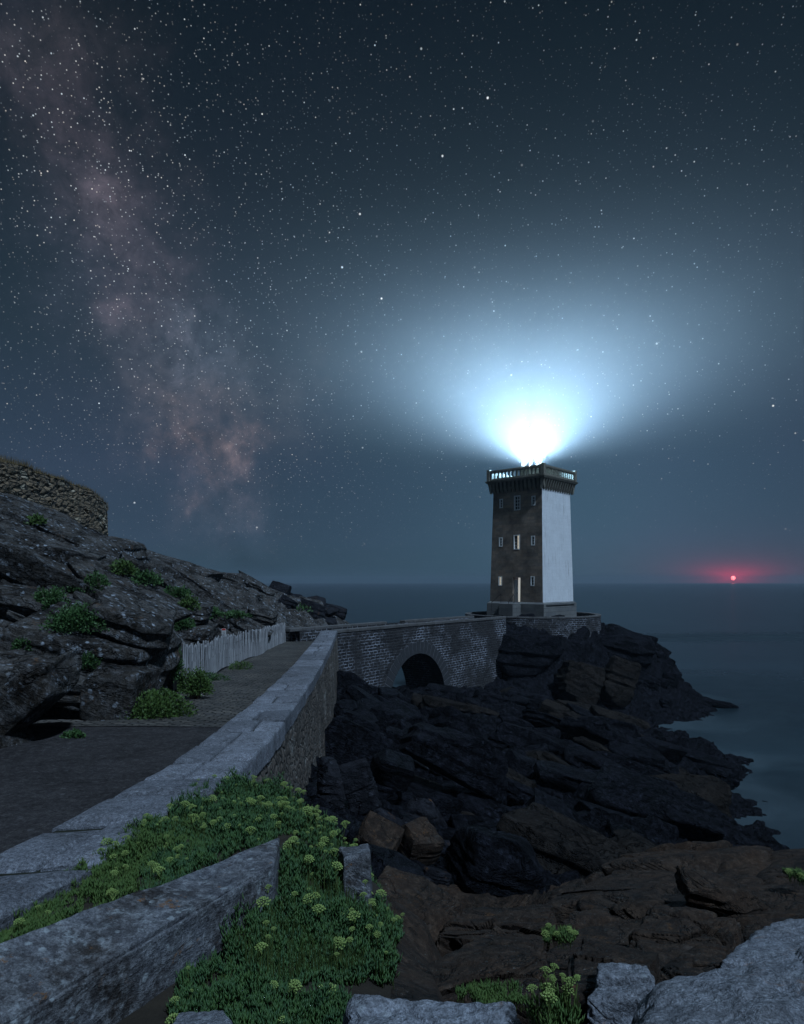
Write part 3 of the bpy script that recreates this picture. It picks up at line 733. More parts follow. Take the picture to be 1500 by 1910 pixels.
rock('boulder', W(782, 1575, 14.5), (.95, .9, .75), 'brown_rock', 'rust brown cube shaped boulder in the rubble below the wall', seed=44, M=bedrot(.5, .2, 8), rough=.04, cuts=8)
rock('boulder', W(706, 1562, 13.5), (.9, .8, .55), 'brown_rock', 'rust brown wedge rock at the right tips of the samphire', seed=45, M=bedrot(-.2, .5, 30), rough=.04, cuts=8)
rock('boulder', W(672, 1472, 17), (.95, .35, 1.4), 'rubble', 'tall flat grey rock leaning beside the foot of the long wall', seed=46, M=bedrot(.15, .1, -20), rough=.03, cuts=7)
rock('boulder', W(612, 1480, 15.5), (.5, .6, 1.7), 'rubble', 'narrow pale rock standing against the foot of the long wall', seed=47, M=bedrot(0, .05, 4), rough=.06, cuts=9)
rock('boulder', W(728, 1435, 20), (1.2, 1.1, 1.1), 'dark_rock', 'large dark angular boulder above the tumbled rubble', seed=48, M=bedrot(.3, .3, 20), rough=.03, cuts=8)
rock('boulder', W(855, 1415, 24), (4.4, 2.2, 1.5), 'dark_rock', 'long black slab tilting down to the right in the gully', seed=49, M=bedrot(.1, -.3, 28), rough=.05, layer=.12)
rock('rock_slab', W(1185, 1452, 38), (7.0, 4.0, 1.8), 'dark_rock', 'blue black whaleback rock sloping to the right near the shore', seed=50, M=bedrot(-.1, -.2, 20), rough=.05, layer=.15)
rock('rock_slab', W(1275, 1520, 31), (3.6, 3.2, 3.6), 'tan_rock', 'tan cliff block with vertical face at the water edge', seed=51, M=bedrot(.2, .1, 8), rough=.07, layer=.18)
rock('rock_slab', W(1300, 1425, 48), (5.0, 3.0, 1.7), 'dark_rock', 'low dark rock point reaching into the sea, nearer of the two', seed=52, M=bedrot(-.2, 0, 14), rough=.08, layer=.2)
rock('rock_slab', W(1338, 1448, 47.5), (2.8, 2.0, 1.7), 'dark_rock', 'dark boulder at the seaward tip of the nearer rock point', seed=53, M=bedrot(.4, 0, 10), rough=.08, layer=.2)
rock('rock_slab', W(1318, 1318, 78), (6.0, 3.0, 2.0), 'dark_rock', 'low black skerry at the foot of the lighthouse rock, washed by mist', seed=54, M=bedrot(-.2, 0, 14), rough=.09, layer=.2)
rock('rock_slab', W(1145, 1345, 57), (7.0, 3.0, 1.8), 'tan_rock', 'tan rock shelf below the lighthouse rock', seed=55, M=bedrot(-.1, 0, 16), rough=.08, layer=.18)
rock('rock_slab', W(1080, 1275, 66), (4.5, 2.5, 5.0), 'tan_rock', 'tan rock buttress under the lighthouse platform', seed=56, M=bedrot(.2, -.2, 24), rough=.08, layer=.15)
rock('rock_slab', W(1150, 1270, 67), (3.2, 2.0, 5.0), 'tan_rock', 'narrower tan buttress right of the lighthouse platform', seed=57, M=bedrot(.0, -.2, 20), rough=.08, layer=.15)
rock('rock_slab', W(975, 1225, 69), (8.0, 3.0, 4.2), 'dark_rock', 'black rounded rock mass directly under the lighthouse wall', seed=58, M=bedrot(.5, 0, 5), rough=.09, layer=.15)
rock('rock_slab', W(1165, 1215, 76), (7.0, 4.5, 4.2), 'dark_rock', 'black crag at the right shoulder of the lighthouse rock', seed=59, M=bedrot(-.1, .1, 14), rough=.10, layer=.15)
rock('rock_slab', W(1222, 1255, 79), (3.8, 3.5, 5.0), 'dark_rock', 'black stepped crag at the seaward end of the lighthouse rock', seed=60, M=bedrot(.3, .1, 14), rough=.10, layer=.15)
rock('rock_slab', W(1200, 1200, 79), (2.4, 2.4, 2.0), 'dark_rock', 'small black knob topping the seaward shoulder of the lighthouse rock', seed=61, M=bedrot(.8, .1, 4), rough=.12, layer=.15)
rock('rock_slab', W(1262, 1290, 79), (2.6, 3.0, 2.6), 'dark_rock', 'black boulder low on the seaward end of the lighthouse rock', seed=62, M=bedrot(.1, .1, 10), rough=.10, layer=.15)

RG = random.Random(5)
def scatter(n, poly, sizes, mat, label, group, seed0, aspect=(1, .75, .5), dip=(5, 35), name='boulder', zf=shore_z, sink=.15, avoid=None):
    """rocks spread inside a region given as photo corners (px, py, depth) over the terrain"""
    k = 0; tries = 0; placed = []
    while k < n and tries < n*60:
        tries += 1
        (x0, x1), (y0, y1) = poly
        y = y0*(y1/y0)**RG.random(); pxx = x0+(x1-x0)*RG.random(); x = (pxx-750)/F*y
        if avoid and avoid(pxx, y, x): continue
        s = sizes[0]*(sizes[1]/sizes[0])**(RG.random()**1.5)
        if any((x-a)**2+(y-b)**2 < (.42*(s+c))**2 for a, b, c in placed): continue
        z = float(zf(x, y))
        if z < .0: continue
        placed.append((x, y, s)); k += 1
        dims = (s*RG.uniform(.85, 1.3)*aspect[0], s*RG.uniform(.8, 1.2)*aspect[1], s*RG.uniform(.75, 1.3)*aspect[2])
        M = bedrot(RG.uniform(-.6, .6), RG.uniform(-.25, .25), RG.uniform(*dip))
        rock(name, (x, y, z+dims[2]*sink), dims, mat if isinstance(mat, str) else RG.choice(mat), label, group, seed0+k, M, cuts=RG.choice([6, 8, 12]), rough=RG.uniform(.03, .07), layer=RG.choice([0, .12, .18]))
scatter(34, ((640, 850), (12.5, 27)), (.45, 1.35), ['rubble', 'dark_rock', 'rubble'], 'boulder in rubble below long wall', 'boulders tumbled below the long wall', 300)
scatter(16, ((640, 760), (27, 46)), (1.2, 2.8), 'dark_rock', 'slab leaning by long wall foot', 'leaning slabs by the wall foot', 400, (1, .8, .9), (10, 45), 'rock_slab')
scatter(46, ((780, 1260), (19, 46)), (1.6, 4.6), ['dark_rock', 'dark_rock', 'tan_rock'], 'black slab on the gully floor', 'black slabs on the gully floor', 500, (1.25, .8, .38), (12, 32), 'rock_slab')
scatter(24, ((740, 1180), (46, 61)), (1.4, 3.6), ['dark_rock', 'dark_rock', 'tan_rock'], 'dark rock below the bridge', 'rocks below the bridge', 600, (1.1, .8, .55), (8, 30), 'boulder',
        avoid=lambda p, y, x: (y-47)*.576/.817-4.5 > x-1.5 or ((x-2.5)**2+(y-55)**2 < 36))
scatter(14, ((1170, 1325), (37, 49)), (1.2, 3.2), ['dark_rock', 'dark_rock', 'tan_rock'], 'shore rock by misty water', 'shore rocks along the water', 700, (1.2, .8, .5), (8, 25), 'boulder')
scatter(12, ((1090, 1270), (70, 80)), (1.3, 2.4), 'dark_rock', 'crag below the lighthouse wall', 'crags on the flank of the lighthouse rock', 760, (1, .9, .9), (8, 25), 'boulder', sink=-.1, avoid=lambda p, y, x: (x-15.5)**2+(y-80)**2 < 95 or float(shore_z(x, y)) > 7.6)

scatter(9, ((790, 1400), (5.5, 12)), (.25, .6), 'brown_rock', 'loose brown stone on the worn ledges', 'loose stones on the brown ledges', 790, (1.2, .8, .55), (5, 25), 'boulder', avoid=lambda p, y, x: x < .6, sink=1.2)
# hillside slabs
def slab(px, py, d, w, h, dep, label, seed, dip=24, rz=0, tilt=0, mat='hill_rock', **kw):
    rock('rock_slab', W(px, py, d), (w*d/F/math.cos(math.radians(min(dip, 60))), dep, h*d/F), mat, label, None, seed, bedrot(rz, tilt, dip), rough=kw.pop('rough', .05), layer=kw.pop('layer', .13), **kw)
slab(178, 1215, 19, 250, 120, 4.5, 'great layered overhanging outcrop that ends in a nose beside the fence', 801, 14, .12, .1, n=90)
slab(243, 1165, 19.6, 150, 110, 3.4, 'bulging upper part of the layered outcrop near the fence', 802, 22, .1, .1, n=80)
slab(262, 1240, 20, 70, 100, 2.2, 'brown vertical face under the nose of the outcrop, beside the fence', 803, 6, .1, 0, n=60)
slab(150, 1275, 17.2, 170, 55, 2.5, 'dark overhanging slab above the black hollow at the foot of the hill', 804, 12, .1, .2, n=70)
slab(215, 1300, 17.2, 110, 110, 1.8, 'brown streaked rock foot between the black hollow and the weeds', 805, 4, .0, 0, n=60, layer=0)
slab(40, 1310, 14.2, 190, 80, 2.5, 'brown slab rising to the right at the left edge by the path', 806, -38, .1, .1, n=80, layer=.16)
slab(15, 1265, 14.8, 110, 70, 2.0, 'grey lumpy rock at the left edge above the brown slab', 807, 10, .1, .2, n=60)
slab(60, 1130, 22, 180, 60, 3, 'dark rock shelf in the shade at the left edge of the hillside', 808, 12, .1, .1, n=70)
slab(50, 1030, 26, 190, 55, 4, 'pale lichened slab at the left edge, middle of the hillside', 809, 26, .1, .1, n=80)
slab(105, 985, 30, 260, 36, 4, 'long pale slab sloping down right below the old round wall', 810, 27, .0, .1, n=90)
slab(205, 1022, 33, 110, 40, 3.5, 'pale slab end jutting out right below the old round wall', 811, 14, .1, .1, n=60)
slab(110, 1045, 27, 130, 55, 3, 'rounded rock under the long pale slab', 812, 18, .2, .1, n=60)
slab(240, 1110, 26, 220, 44, 4, 'striped slab above the overhanging outcrop', 813, 27, .1, .1, n=80)
slab(370, 1145, 33, 50, 46, 2, 'rounded pale boulder above the fence, green tufts on its left', 814, 10, .2, .1, n=40)
slab(440, 1165, 42, 110, 34, 2.5, 'striped slab pointing down right just above the fence', 815, 24, .1, .1, n=60)
slab(355, 1190, 32, 90, 50, 2.5, 'dark flat rock face behind the near half of the fence', 816, 8, .1, .1, n=50)
slab(355, 1066, 52, 44, 22, 2.5, 'brown knob on the skyline of the ridge', 817, 6, .4, .1, n=30)
slab(425, 1085, 57, 66, 32, 3.0, 'square grey block on the skyline of the ridge', 818, 8, .1, .1, n=40)
slab(490, 1150, 50, 50, 36, 2.5, 'pale rock left of the dark cave at the far end of the ridge', 819, 12, .1, .1, n=40)
slab(578, 1130, 66, 46, 26, 3, 'round dark rocks at the low end of the ridge', 820, 12, .5, .1, n=40)
scatter(50, ((40, 620), (24, 66)), (1.3, 3.8), 'hill_rock', 'layered slab on the hillside', 'layered slabs on the hillside', 850, (1.5, .8, .38), (16, 32), 'rock_slab', hill_z, .1,
        avoid=lambda p, y, x: x > -10.6-.03*(y-20)-(y > 46)*1.0 or hill_z(x, y) < 9 or (y > 66) or (p < 210 and y > 36))
scatter(18, ((0, 320), (17, 26)), (.8, 2.2), 'hill_rock', 'layered rock above near outcrop', 'layered rocks on the near hillside', 920, (1.5, .8, .4), (16, 32), 'rock_slab', hill_z, .1,
        avoid=lambda p, y, x: x > -10.0)
scatter(16, ((500, 640), (62, 72)), (1.0, 2.4), 'rubble', 'dark rock at ridge end', 'dark rocks at the end of the ridge', 960, (1.1, .9, .7), (6, 25), 'boulder', hill_z, .2)

# ================================================================== path and long wall
def strip(name, ds, xl, xr, zf, mat, nx=24, kind='structure', rough=.0):
    X, Y, Z, U = [], [], [], []
    ds = np.array(ds)
    s = np.linspace(0, 1, nx)
    Yg, Sg = np.meshgrid(ds, s, indexing='ij')
    Xg = xl(Yg)*(1-Sg)+xr(Yg)*Sg
    P = np.stack([Xg.ravel(), Yg.ravel(), np.zeros(Xg.size)], 1)
    P[:, 2] = zf(P[:, 1])+rough*fbm(P*np.array([.8, .8, 0]), 4, 5)
    me = npmesh(name, P, gridfaces(len(ds), nx)[:, ::-1], True, uv=P[:, :2])
    o = link(name, me, M_(mat)); tag(o, kind=kind); return o
WIN = lambda d: np.interp(d, WD, WX)-np.interp(d, [0, 5, 11, 30, 47], [1.0, .98, 1.12, 1.15, 1.12])
strip('asphalt_path', np.linspace(2.5, 15.9, 60), lambda d: -16+0*d, lambda d: WIN(d)+.2, lambda d: PATHZ(d), 'asphalt', 40, rough=.02)
strip('cobbled_path', np.linspace(15.5, 48.8, 130), lambda d: -9.5+0*d, lambda d: WIN(d)+.2, lambda d: PATHZ(d)+.006*0+.012, 'cobble', 40, rough=.035)

wall = empty('parapet_wall', (-2.2, 10, 10))
tag(wall, 'long low granite wall with broad coping running from the left foreground to the bridge', 'wall')
wl = np.array([-2.2, 10, 10.])
def body():
    ds = np.linspace(2.6, 46.9, 260); nv = 34
    x = np.interp(ds, WD, WX)-.05; z = CZ-np.interp(ds, WD, WDR)-.3
    cum = np.concatenate([[0], np.cumsum(np.hypot(np.diff(x), np.diff(ds)))])
    V = []; UV = []
    v = np.linspace(0, 1, nv)
    for i in range(len(ds)):
        bot = min(float(shore_z(x[i]+.3, ds[i])), z[i])-1.2
        zz = z[i]+(bot-z[i])*v
        xx = x[i]+(z[i]-zz)*.05
        V.append(np.stack([xx, np.full(nv, ds[i]), zz], 1)); UV.append(np.stack([np.full(nv, cum[i]), zz], 1))
    V = np.concatenate(V); UV = np.concatenate(UV)
    V[:, 0] += .07*fbm(V*3.0, 4, 77)
    Fc = gridfaces(len(ds), nv)
    me = npmesh('wall_face', V-wl, Fc[:, ::-1], True, uv=UV)
    link('outer_face', me, M_('retaining_stone'), wall)
    # inner face and top under the coping
    mb = MB()
    for i in range(0, len(ds)-4, 4):
        a, b2 = ds[i], ds[i+4]
        za, zb = CZ-np.interp(a, WD, WDR)-.3, CZ-np.interp(b2, WD, WDR)-.3
        ia, ib = WIN(a)+.05, WIN(b2)+.05
        mb.poly([(ib-wl[0], b2-wl[1], PATHZ(b2)-.3-wl[2]), (ia-wl[0], a-wl[1], PATHZ(a)-.3-wl[2]), (ia-wl[0], a-wl[1], za-wl[2]), (ib-wl[0], b2-wl[1], zb-wl[2])])
        mb.poly([(ia-wl[0], a-wl[1], za-wl[2]), (x[i]-wl[0], a-wl[1], za-wl[2]), (x[i+4]-wl[0], b2-wl[1], zb-wl[2]), (ib-wl[0], b2-wl[1], zb-wl[2])])
    mb.build('inner_face', M_('retaining_stone'), wall)
body()
def coping():
    rg = random.Random(9)
    d = 2.7; row = 0
    while d < 46.6:
        L = (.95 if d < 9 else 1.25)*rg.uniform(.85, 1.35)
        if 46.6-(d+L) < .6: L = 46.9-d
        e_ = d+L-(.085 if d < 14 else .11)
        # two stones across on most courses, one broad stone on a few
        split = [0, 1] if rg.random() < .4 else [0, rg.uniform(.42, .58), 1]
        for s0, s1 in zip(split[:-1], split[1:]):
            n, nn = 16, 12
            hh = .32+rg.uniform(-.01, .015)
            tl, tr = rg.uniform(-.02, .02), rg.uniform(-.02, .02)
            g = .02
            U, Vv = np.meshgrid(np.linspace(0, 1, n), np.linspace(0, 1, nn), indexing='ij'); u = U.ravel(); v = Vv.ravel()
            dd = d+(e_-d)*v+.05*(rg.random()-.5)*0
            xi, xo = WIN(dd), np.interp(dd, WD, WX)
            sk = (u*(s1-s0)+s0)
            x = xi+(xo-xi)*sk+np.where(u < .01, g, 0)-np.where(u > .99, g, 0)
            yk = dd+(sk-.5)*.18
            zt = CZ-np.interp(dd, WD, WDR)+tl*u+tr*v
            ez = np.minimum(np.minimum(u, 1-u)*n/1.6, np.minimum(v, 1-v)*nn/1.6); ez = np.clip(ez, 0, 1)
            P = np.stack([x, yk, zt], 1)
            nz = fbm(P*9, 4, 5); P[:, 2] += .012*nz-(1-ez)*.042*(1.2+nz)+.015*fbm(P*2.2, 2, 6)
            # sides
            idx = np.arange(n*nn).reshape(n, nn)
            rim = np.concatenate([idx[:-1, 0], idx[-1, :-1], idx[1:, -1][::-1], idx[0, 1:][::-1]])
            m2 = len(rim); rows = [rim]
            Vs = [P]; base = len(P)
            for k in range(1, 6):
                q = P[rim].copy(); q[:, 2] = P[rim, 2]-hh*k/5
                cx = q[:, :2]-P[:, :2].mean(0); q[:, :2] += cx/np.linalg.norm(cx, axis=1)[:, None]*(.002+.006*fbm(q*8, 3, 8))[:, None]
                Vs.append(q); rows.append(np.arange(base, base+m2)); base += m2
            Vall = np.concatenate(Vs); Fs = [gridfaces(n, nn)]
            for a, b2 in zip(rows[:-1], rows[1:]):
                Fs.append(np.stack([a, b2, np.roll(b2, -1), np.roll(a, -1)], 1))
            Fc = np.concatenate(Fs)
            me = npmesh('coping_stone', Vall-wl, Fc, True)
            me.set_sharp_from_angle(angle=math.radians(45))
            link('coping_stone', me, M_('coping_near'), wall)
        d = d+L
rock_mat('coping_near', (.17, .18, .21), (.085, .088, .10), (.26, .275, .315), lichen=.5, lichcol=(.36, .39, .44), orange=.15, sc=2.4, strata=0.12, grain=.75, bstr=.7, sparkle=1, pervar=.30, crack=0)
coping()
simple_mat('joint_earth', (.012, .012, .010), (.02, .024, .012), 20, .95, .3)
mb = MB()
for i_ in range(60):
    a_, b_ = 2.72+(46.6-2.72)*i_/60, 2.72+(46.6-2.72)*(i_+1)/60
    z_ = [CZ-np.interp(q, WD, WDR)-.075-wl[2] for q in (a_, b_)]
    mb.poly([(WIN(a_)+.05-wl[0], a_-wl[1], z_[0]), (np.interp(a_, WD, WX)-.05-wl[0], a_-wl[1], z_[0]), (np.interp(b_, WD, WX)-.05-wl[0], b_-wl[1], z_[1]), (WIN(b_)+.05-wl[0], b_-wl[1], z_[1])])
mb.build('joint_filling', M_('joint_earth'), wall)

# ================================================================== bridge
B0 = np.array([-4.5, 46.9]); B1 = np.array([10.6, 68.3]); BL = np.linalg.norm(B1-B0); BDir = (B1-B0)/BL; BN = np.array([BDir[1], -BDir[0]])  # outward (towards camera side)
bridge = empty('stone_bridge', (B0[0], B0[1], 10)); bl = np.array([B0[0], B0[1], 10.])
tag(bridge, 'dark stone footbridge with one round arch leading to the lighthouse', 'bridge')
def bp(s, z, o=0.0):   # point on the bridge: along, height, outwards
    sag = .35*math.sin(PI*s/BL)
    q = B0+BDir*s+BN*(o-sag)
    return np.array([q[0], q[1], z])
BT = lambda s: 11.08-.2*s/BL
AC, AR, AZ = 10.6, 4.35, 4.15
def arch_z(s):
    t_ = (s-AC)/AR
    return AZ+AR*math.sqrt(max(0, 1-t_*t_)) if abs(t_) < 1 else None
def bridge_face(o, name, flip):
    ss = sorted(set(list(np.linspace(0, BL, 60))+[AC+AR*math.cos(a) for a in np.linspace(0, PI, 41)]))
    nv = 14; V = []; UV = []
    for s in ss:
        az = arch_z(s); top = BT(s)-.22; bot = az if az is not None and az > AZ else (1.0 if az is None else 1.0)
        if az is not None and az <= AZ+1e-6: bot = AZ-3
        if az is None: bot = 1.0
        zz = top+(bot-top)*np.linspace(0, 1, nv)
        for z in zz: V.append(bp(s, z, o)); UV.append((s, z))
    Fc = gridfaces(len(ss), nv)
    # drop the columns over the opening edge handled by bottoms; keep
    V = np.array(V)
    me = npmesh(name, V-bl, Fc if flip else Fc[:, ::-1], False, uv=np.array(UV))
    return link(name, me, M_('bridge_stone'), bridge)
bridge_face(0, 'front_face', False); bridge_face(-4.2, 'back_face', True)
mb = MB()
aa = np.linspace(-.25*PI*0, PI, 33)
for a0, a1 in zip(aa[:-1], aa[1:]):
    s0, z0 = AC+AR*math.cos(a0), AZ+AR*math.sin(a0); s1, z1 = AC+AR*math.cos(a1), AZ+AR*math.sin(a1)
    mb.poly([bp(s0, z0, 0)-bl, bp(s1, z1, 0)-bl, bp(s1, z1, -4.2)-bl, bp(s0, z0, -4.2)-bl])
for s_ in (AC-AR, AC+AR): mb.poly([bp(s_, AZ, 0)-bl, bp(s_, AZ-4, 0)-bl, bp(s_, AZ-4, -4.2)-bl, bp(s_, AZ, -4.2)-bl])
mb.build('arch_vault', M_('bridge_stone'), bridge)
nv_ = 27
for k in range(nv_):
    a0, a1 = PI*k/nv_, PI*(k+1)/nv_-.012
    R0, R1 = AR, AR+.95+(.05 if k % 2 else 0)
    pts = [(AC+R*math.cos(a), AZ+R*math.sin(a)) for R, a in ((R0-.02, a0), (R1, a0), (R1, a1), (R0-.02, a1))]
    f = [bp(s, z, .035)-bl for s, z in pts]; bk = [bp(s, z, -.12)-bl for s, z in pts]
    mb = MB(); mb.hexa(bk+f); mb.build('arch_stone', M_('ring_stone'), bridge)
mb = MB()
for a0, a1 in zip(np.linspace(0, PI, 41)[:-1], np.linspace(0, PI, 41)[1:]):
    mb.poly([bp(AC+R*math.cos(a), AZ+R*math.sin(a), .012)-bl for R, a in ((AR, a0), (AR+.97, a0), (AR+.97, a1), (AR, a1))])
mb.build('mortar', M_('mortar') if 'mortar' in MATS else simple_mat('mortar', (.20, .205, .23), (.12, .12, .13), 3, .9, 0), bridge)
# deck, copings of both parapets
mb = MB(); ss = np.linspace(-1.5, BL+1, 24)
for s0, s1 in zip(ss[:-1], ss[1:]): mb.poly([bp(s0, 10.1, -.5)-bl, bp(s1, 10.05, -.5)-bl, bp(s1, 10.05, -3.8)-bl, bp(s0, 10.1, -3.8)-bl])
mb.build('deck', M_('cobble'), bridge)
for o0, o1, nm in ((.06, -.55, 'near'), (-3.65, -4.26, 'far')):
    ss = np.linspace(-.1 if nm == 'near' else -1.0, BL, 21)
    for i, (s0, s1) in enumerate(zip(ss[:-1], ss[1:])):
        if nm == 'far' and i in (9, 10): continue
        t_ = BT((s0+s1)/2)+RG.uniform(-.012, .012)-(.0 if nm == 'near' else .02)
        mb = MB(); s1 -= .02
        mb.hexa([bp(s0, t_-.22, o1)-bl, bp(s0, t_-.22, o0)-bl, bp(s1, t_-.22, o0)-bl, bp(s1, t_-.22, o1)-bl, bp(s0, t_, o1)-bl, bp(s0, t_, o0)-bl, bp(s1, t_, o0)-bl, bp(s1, t_, o1)-bl])
        mb.build('coping_stone', M_('coping_far') if 'coping_far' in MATS else simple_mat('coping_far', (.12, .118, .12), (.07, .066, .065), 1.5, .85, .5), bridge, bevel=.02)
    mb = MB()   # inner faces of parapets
    q = o1 if nm == 'near' else o0
    ss = np.linspace(0, BL, 14)
    for s0, s1 in zip(ss[:-1], ss[1:]):
        f = [bp(s1, 9.9, q)-bl, bp(s0, 9.9, q)-bl, bp(s0, BT(s0)-.2, q)-bl, bp(s1, BT(s1)-.2, q)-bl]
        mb.poly(f)
    mb.build('parapet_inner_face', M_('bridge_stone'), bridge)

# wall closing the end of the path, behind the fence end
ew = empty('end_wall', W(560, 1195, 49)); el = W(560, 1195, 49)
tag(ew, 'low dark stone wall with flat coping closing the far end of the path', 'wall')
pA = W(512, 1196, 50.8); pB = np.array([-7.75, 49.25, pA[2]]); dv = (pB-pA); dv[2] = 0
mb = MB(); nrm = np.array([dv[1], -dv[0], 0]); nrm /= np.linalg.norm(nrm)
h0 = np.array([0, 0, -.3]); h1 = np.array([0, 0, .92])
mb.hexa([pA+h0-el, pB+h0-el, pB+h0-nrm*.5-el, pA+h0-nrm*.5-el, pA+h1-el, pB+h1-el, pB+h1-nrm*.5-el, pA+h1-nrm*.5-el]).build('wall_body', M_('bridge_stone'), ew)
for k in range(2):
    a = pA+dv*k/2; b2 = pA+dv*((k+1)/2-.006); u0 = np.array([0, 0, .923]); u1 = np.array([0, 0, 1.12])
    mb = MB(); mb.hexa([a+u0+nrm*.06-el, b2+u0+nrm*.06-el, b2+u0-nrm*.56-el, a+u0-nrm*.56-el, a+u1+nrm*.06-el, b2+u1+nrm*.06-el, b2+u1-nrm*.56-el, a+u1-nrm*.56-el]).build('coping_stone', M_('coping_far'), ew, bevel=.02)

# ================================================================== lighthouse platform and wall
TC = np.array([15.5, 80.0, 10.1])
plat = empty('platform_wall', TC); tag(plat, 'low curved stone wall ringing the lighthouse platform', 'wall')
RP = 7.9
def ring():
    n = 120; nv = 10; V = []; UV = []
    for i in range(n+1):
        a = 2*PI*i/n
        c, s_ = math.cos(a), math.sin(a)
        r = RP
        for k in range(nv):
            z = .35+(-4.2-.35)*k/(nv-1)
            V.append((c*(r-.02*z), s_*(r-.02*z), z)); UV.append((a*r, z))
    me = npmesh('platform_wall', np.array(V), gridfaces(n+1, nv)[:, ::-1], False, uv=np.array(UV))
    link('outer_face', me, M_('bridge_stone'), plat)
    mb = MB()
    for i in range(60):
        a0, a1 = 2*PI*i/60, 2*PI*(i+1)/60
        mb.poly([(math.cos(a)*(RP-.5), math.sin(a)*(RP-.5), z) for a, z in ((a1, -.1), (a0, -.1), (a0, .36), (a1, .36))])
    mb.build('inner_face', M_('bridge_stone'), plat)
    for i in range(36):
        a0, a1 = 2*PI*i/36, 2*PI*(i+1)/36-.004
        am = (a0+a1)/2
        c = []
        for z in (.355, .53):
            for a, r in ((a0, RP-.55), (a0, RP+.06), (a1, RP+.06), (a1, RP-.55)): c.append((math.cos(a)*r, math.sin(a)*r, z))
        MB().hexa(c).build('coping_stone', M_('coping_far'), plat, bevel=.015)
ring()
mb = MB(); mb.poly([(math.cos(2*PI*i/48)*(RP-.3), math.sin(2*PI*i/48)*(RP-.3), -.06) for i in range(48)])
fl = mb.build('lighthouse_platform', M_('plinth_stone'), None, TC); tag(fl, kind='structure')

# ================================================================== lighthouse
lh = empty('lighthouse', TC, 0); tag(lh, 'tall square granite lighthouse, one side painted white, its lamp blazing', 'lighthouse')
n1 = Vector((-.6691, -.7431, 0)); n2 = Vector((.7431, -.6691, 0))   # door face, white face
A1 = math.atan2(n1.y, n1.x)
def hw(z): return 3.56-(z-2)/(15.2-2)*.30 if z >= 1.9 else 3.82
def fp(face, u, z, o=0.0):
    """point on face: u metres from the centre to the right seen from outside"""
    n = [n1, n2, -n1, -n2][face]; t_ = Vector((-n.y, n.x, 0))
    return n*(hw(z)+o)+t_*u+Vector((0, 0, z))
def faceuv(face, pts): return [(u, z) for u, z in pts]
openings = {}
def opening(u, z, w_, h_): return (u-w_/2, u+w_/2, z-h_/2, z+h_/2)
wins = []
for z_, kinds in ((13.55, 'sms'), (9.0, 'sms'), (4.4, 's.s')):
    for u, k in zip((-2.15, 0.05, 2.2), kinds):
        if k == 's': wins.append((u, z_, .50, 1.10, 's'))
        if k == 'm': wins.append((u, z_-.1, .86, 1.70, 'm'))
DOOR = (0.1, 3.40, 1.0, 2.9)   # u, z centre, w, h
holes = [opening(u, z, w_, h_) for u, z, w_, h_, k in wins]+[opening(*DOOR)]
def facewall():
    mb = MB()
    us = sorted(set([-1, 1]+[])); 
    xs = sorted(set([h[0] for h in holes]+[h[1] for h in holes])); zs = sorted(set([2.0, 15.1]+[h[2] for h in holes]+[h[3] for h in holes]))
    for z0, z1 in zip(zs[:-1], zs[1:]):
        X = [None]+xs+[None]
        for i in range(len(X)-1):
            a, b2 = X[i], X[i+1]
            L = lambda q, z, sgn: (sgn*hw(z) if q is None else q)
            zc = (z0+z1)/2; uc = ((-3.5 if a is None else a)+(3.5 if b2 is None else b2))/2
            if any(h[0]-1e-6 < uc < h[1]+1e-6 and h[2] < zc < h[3] for h in holes): continue
            q = [(L(a, z0, -1), z0), (L(b2, z0, 1), z0), (L(b2, z1, 1), z1), (L(a, z1, -1), z1)]
            mb.poly([fp(0, u, z) for u, z in q], q)
    for h in holes:   # reveals
        for (ua, za), (ub, zb) in (((h[0], h[2]), (h[1], h[2])), ((h[1], h[2]), (h[1], h[3])), ((h[1], h[3]), (h[0], h[3])), ((h[0], h[3]), (h[0], h[2]))):
            mb.poly([fp(0, ub, zb), fp(0, ua, za), fp(0, ua, za, -.35), fp(0, ub, zb, -.35)])
    for f in (2, 3):
        q = [(-hw(2), 2.0), (hw(2), 2.0), (hw(15.1), 15.1), (-hw(15.1), 15.1)]
        mb.poly([fp(f, u, z) for u, z in q], q)
    mb.build('wall', M_('granite_tower'), lh)
facewall()
q = [(-hw(2), 2.0), (hw(2), 2.0), (hw(15.1), 15.1), (-hw(15.1), 15.1)]
MB().poly([fp(1, u, z) for u, z in q], q).build('white_wall', M_('white_paint'), lh)
# granite corner strip left bare along the edge of the white side
MB().hexa([fp(1, -hw(2)-.02, 2.0, -.1), fp(1, -hw(2)+.30, 2.0, -.1), fp(1, -hw(2)+.30, 2.0, .0), fp(1, -hw(2)-.02, 2.0, .0)][:0] or
          [fp(1, -3.3, 1.7, .14), fp(1, 3.3, 1.7, .14), fp(1, 3.3, 1.7, .1), fp(1, -3.3, 1.7, .1), fp(1, -3.3, 1.86, .14), fp(1, 3.3, 1.86, .14), fp(1, 3.3, 1.86, .1), fp(1, -3.3, 1.86, .1)]).build('drip_course', M_('plinth_stone'), lh)
mb = MB()
for f in range(4):
    q = [(-3.86, -.4), (3.86, -.4), (3.82, 1.8), (-3.82, 1.8)]
    n = [n1, n2, -n1, -n2][f]; t_ = Vector((-n.y, n.x, 0))
    mb.poly([n*abs(u if False else (3.86 if z < 0 else 3.82))+t_*u+Vector((0, 0, z)) for u, z in q], q)
    q2 = [(-3.82, 1.8), (3.82, 1.8), (3.58, 2.0), (-3.58, 2.0)]
    mb.poly([n*(3.82 if z < 1.9 else 3.58)+t_*u+Vector((0, 0, z)) for u, z in q2], q2)
mb.build('plinth', M_('plinth_stone'), lh)
Rz = Matrix.Rotation(A1-PI/2, 4, 'Z').to_3x3()      # local +y -> n1
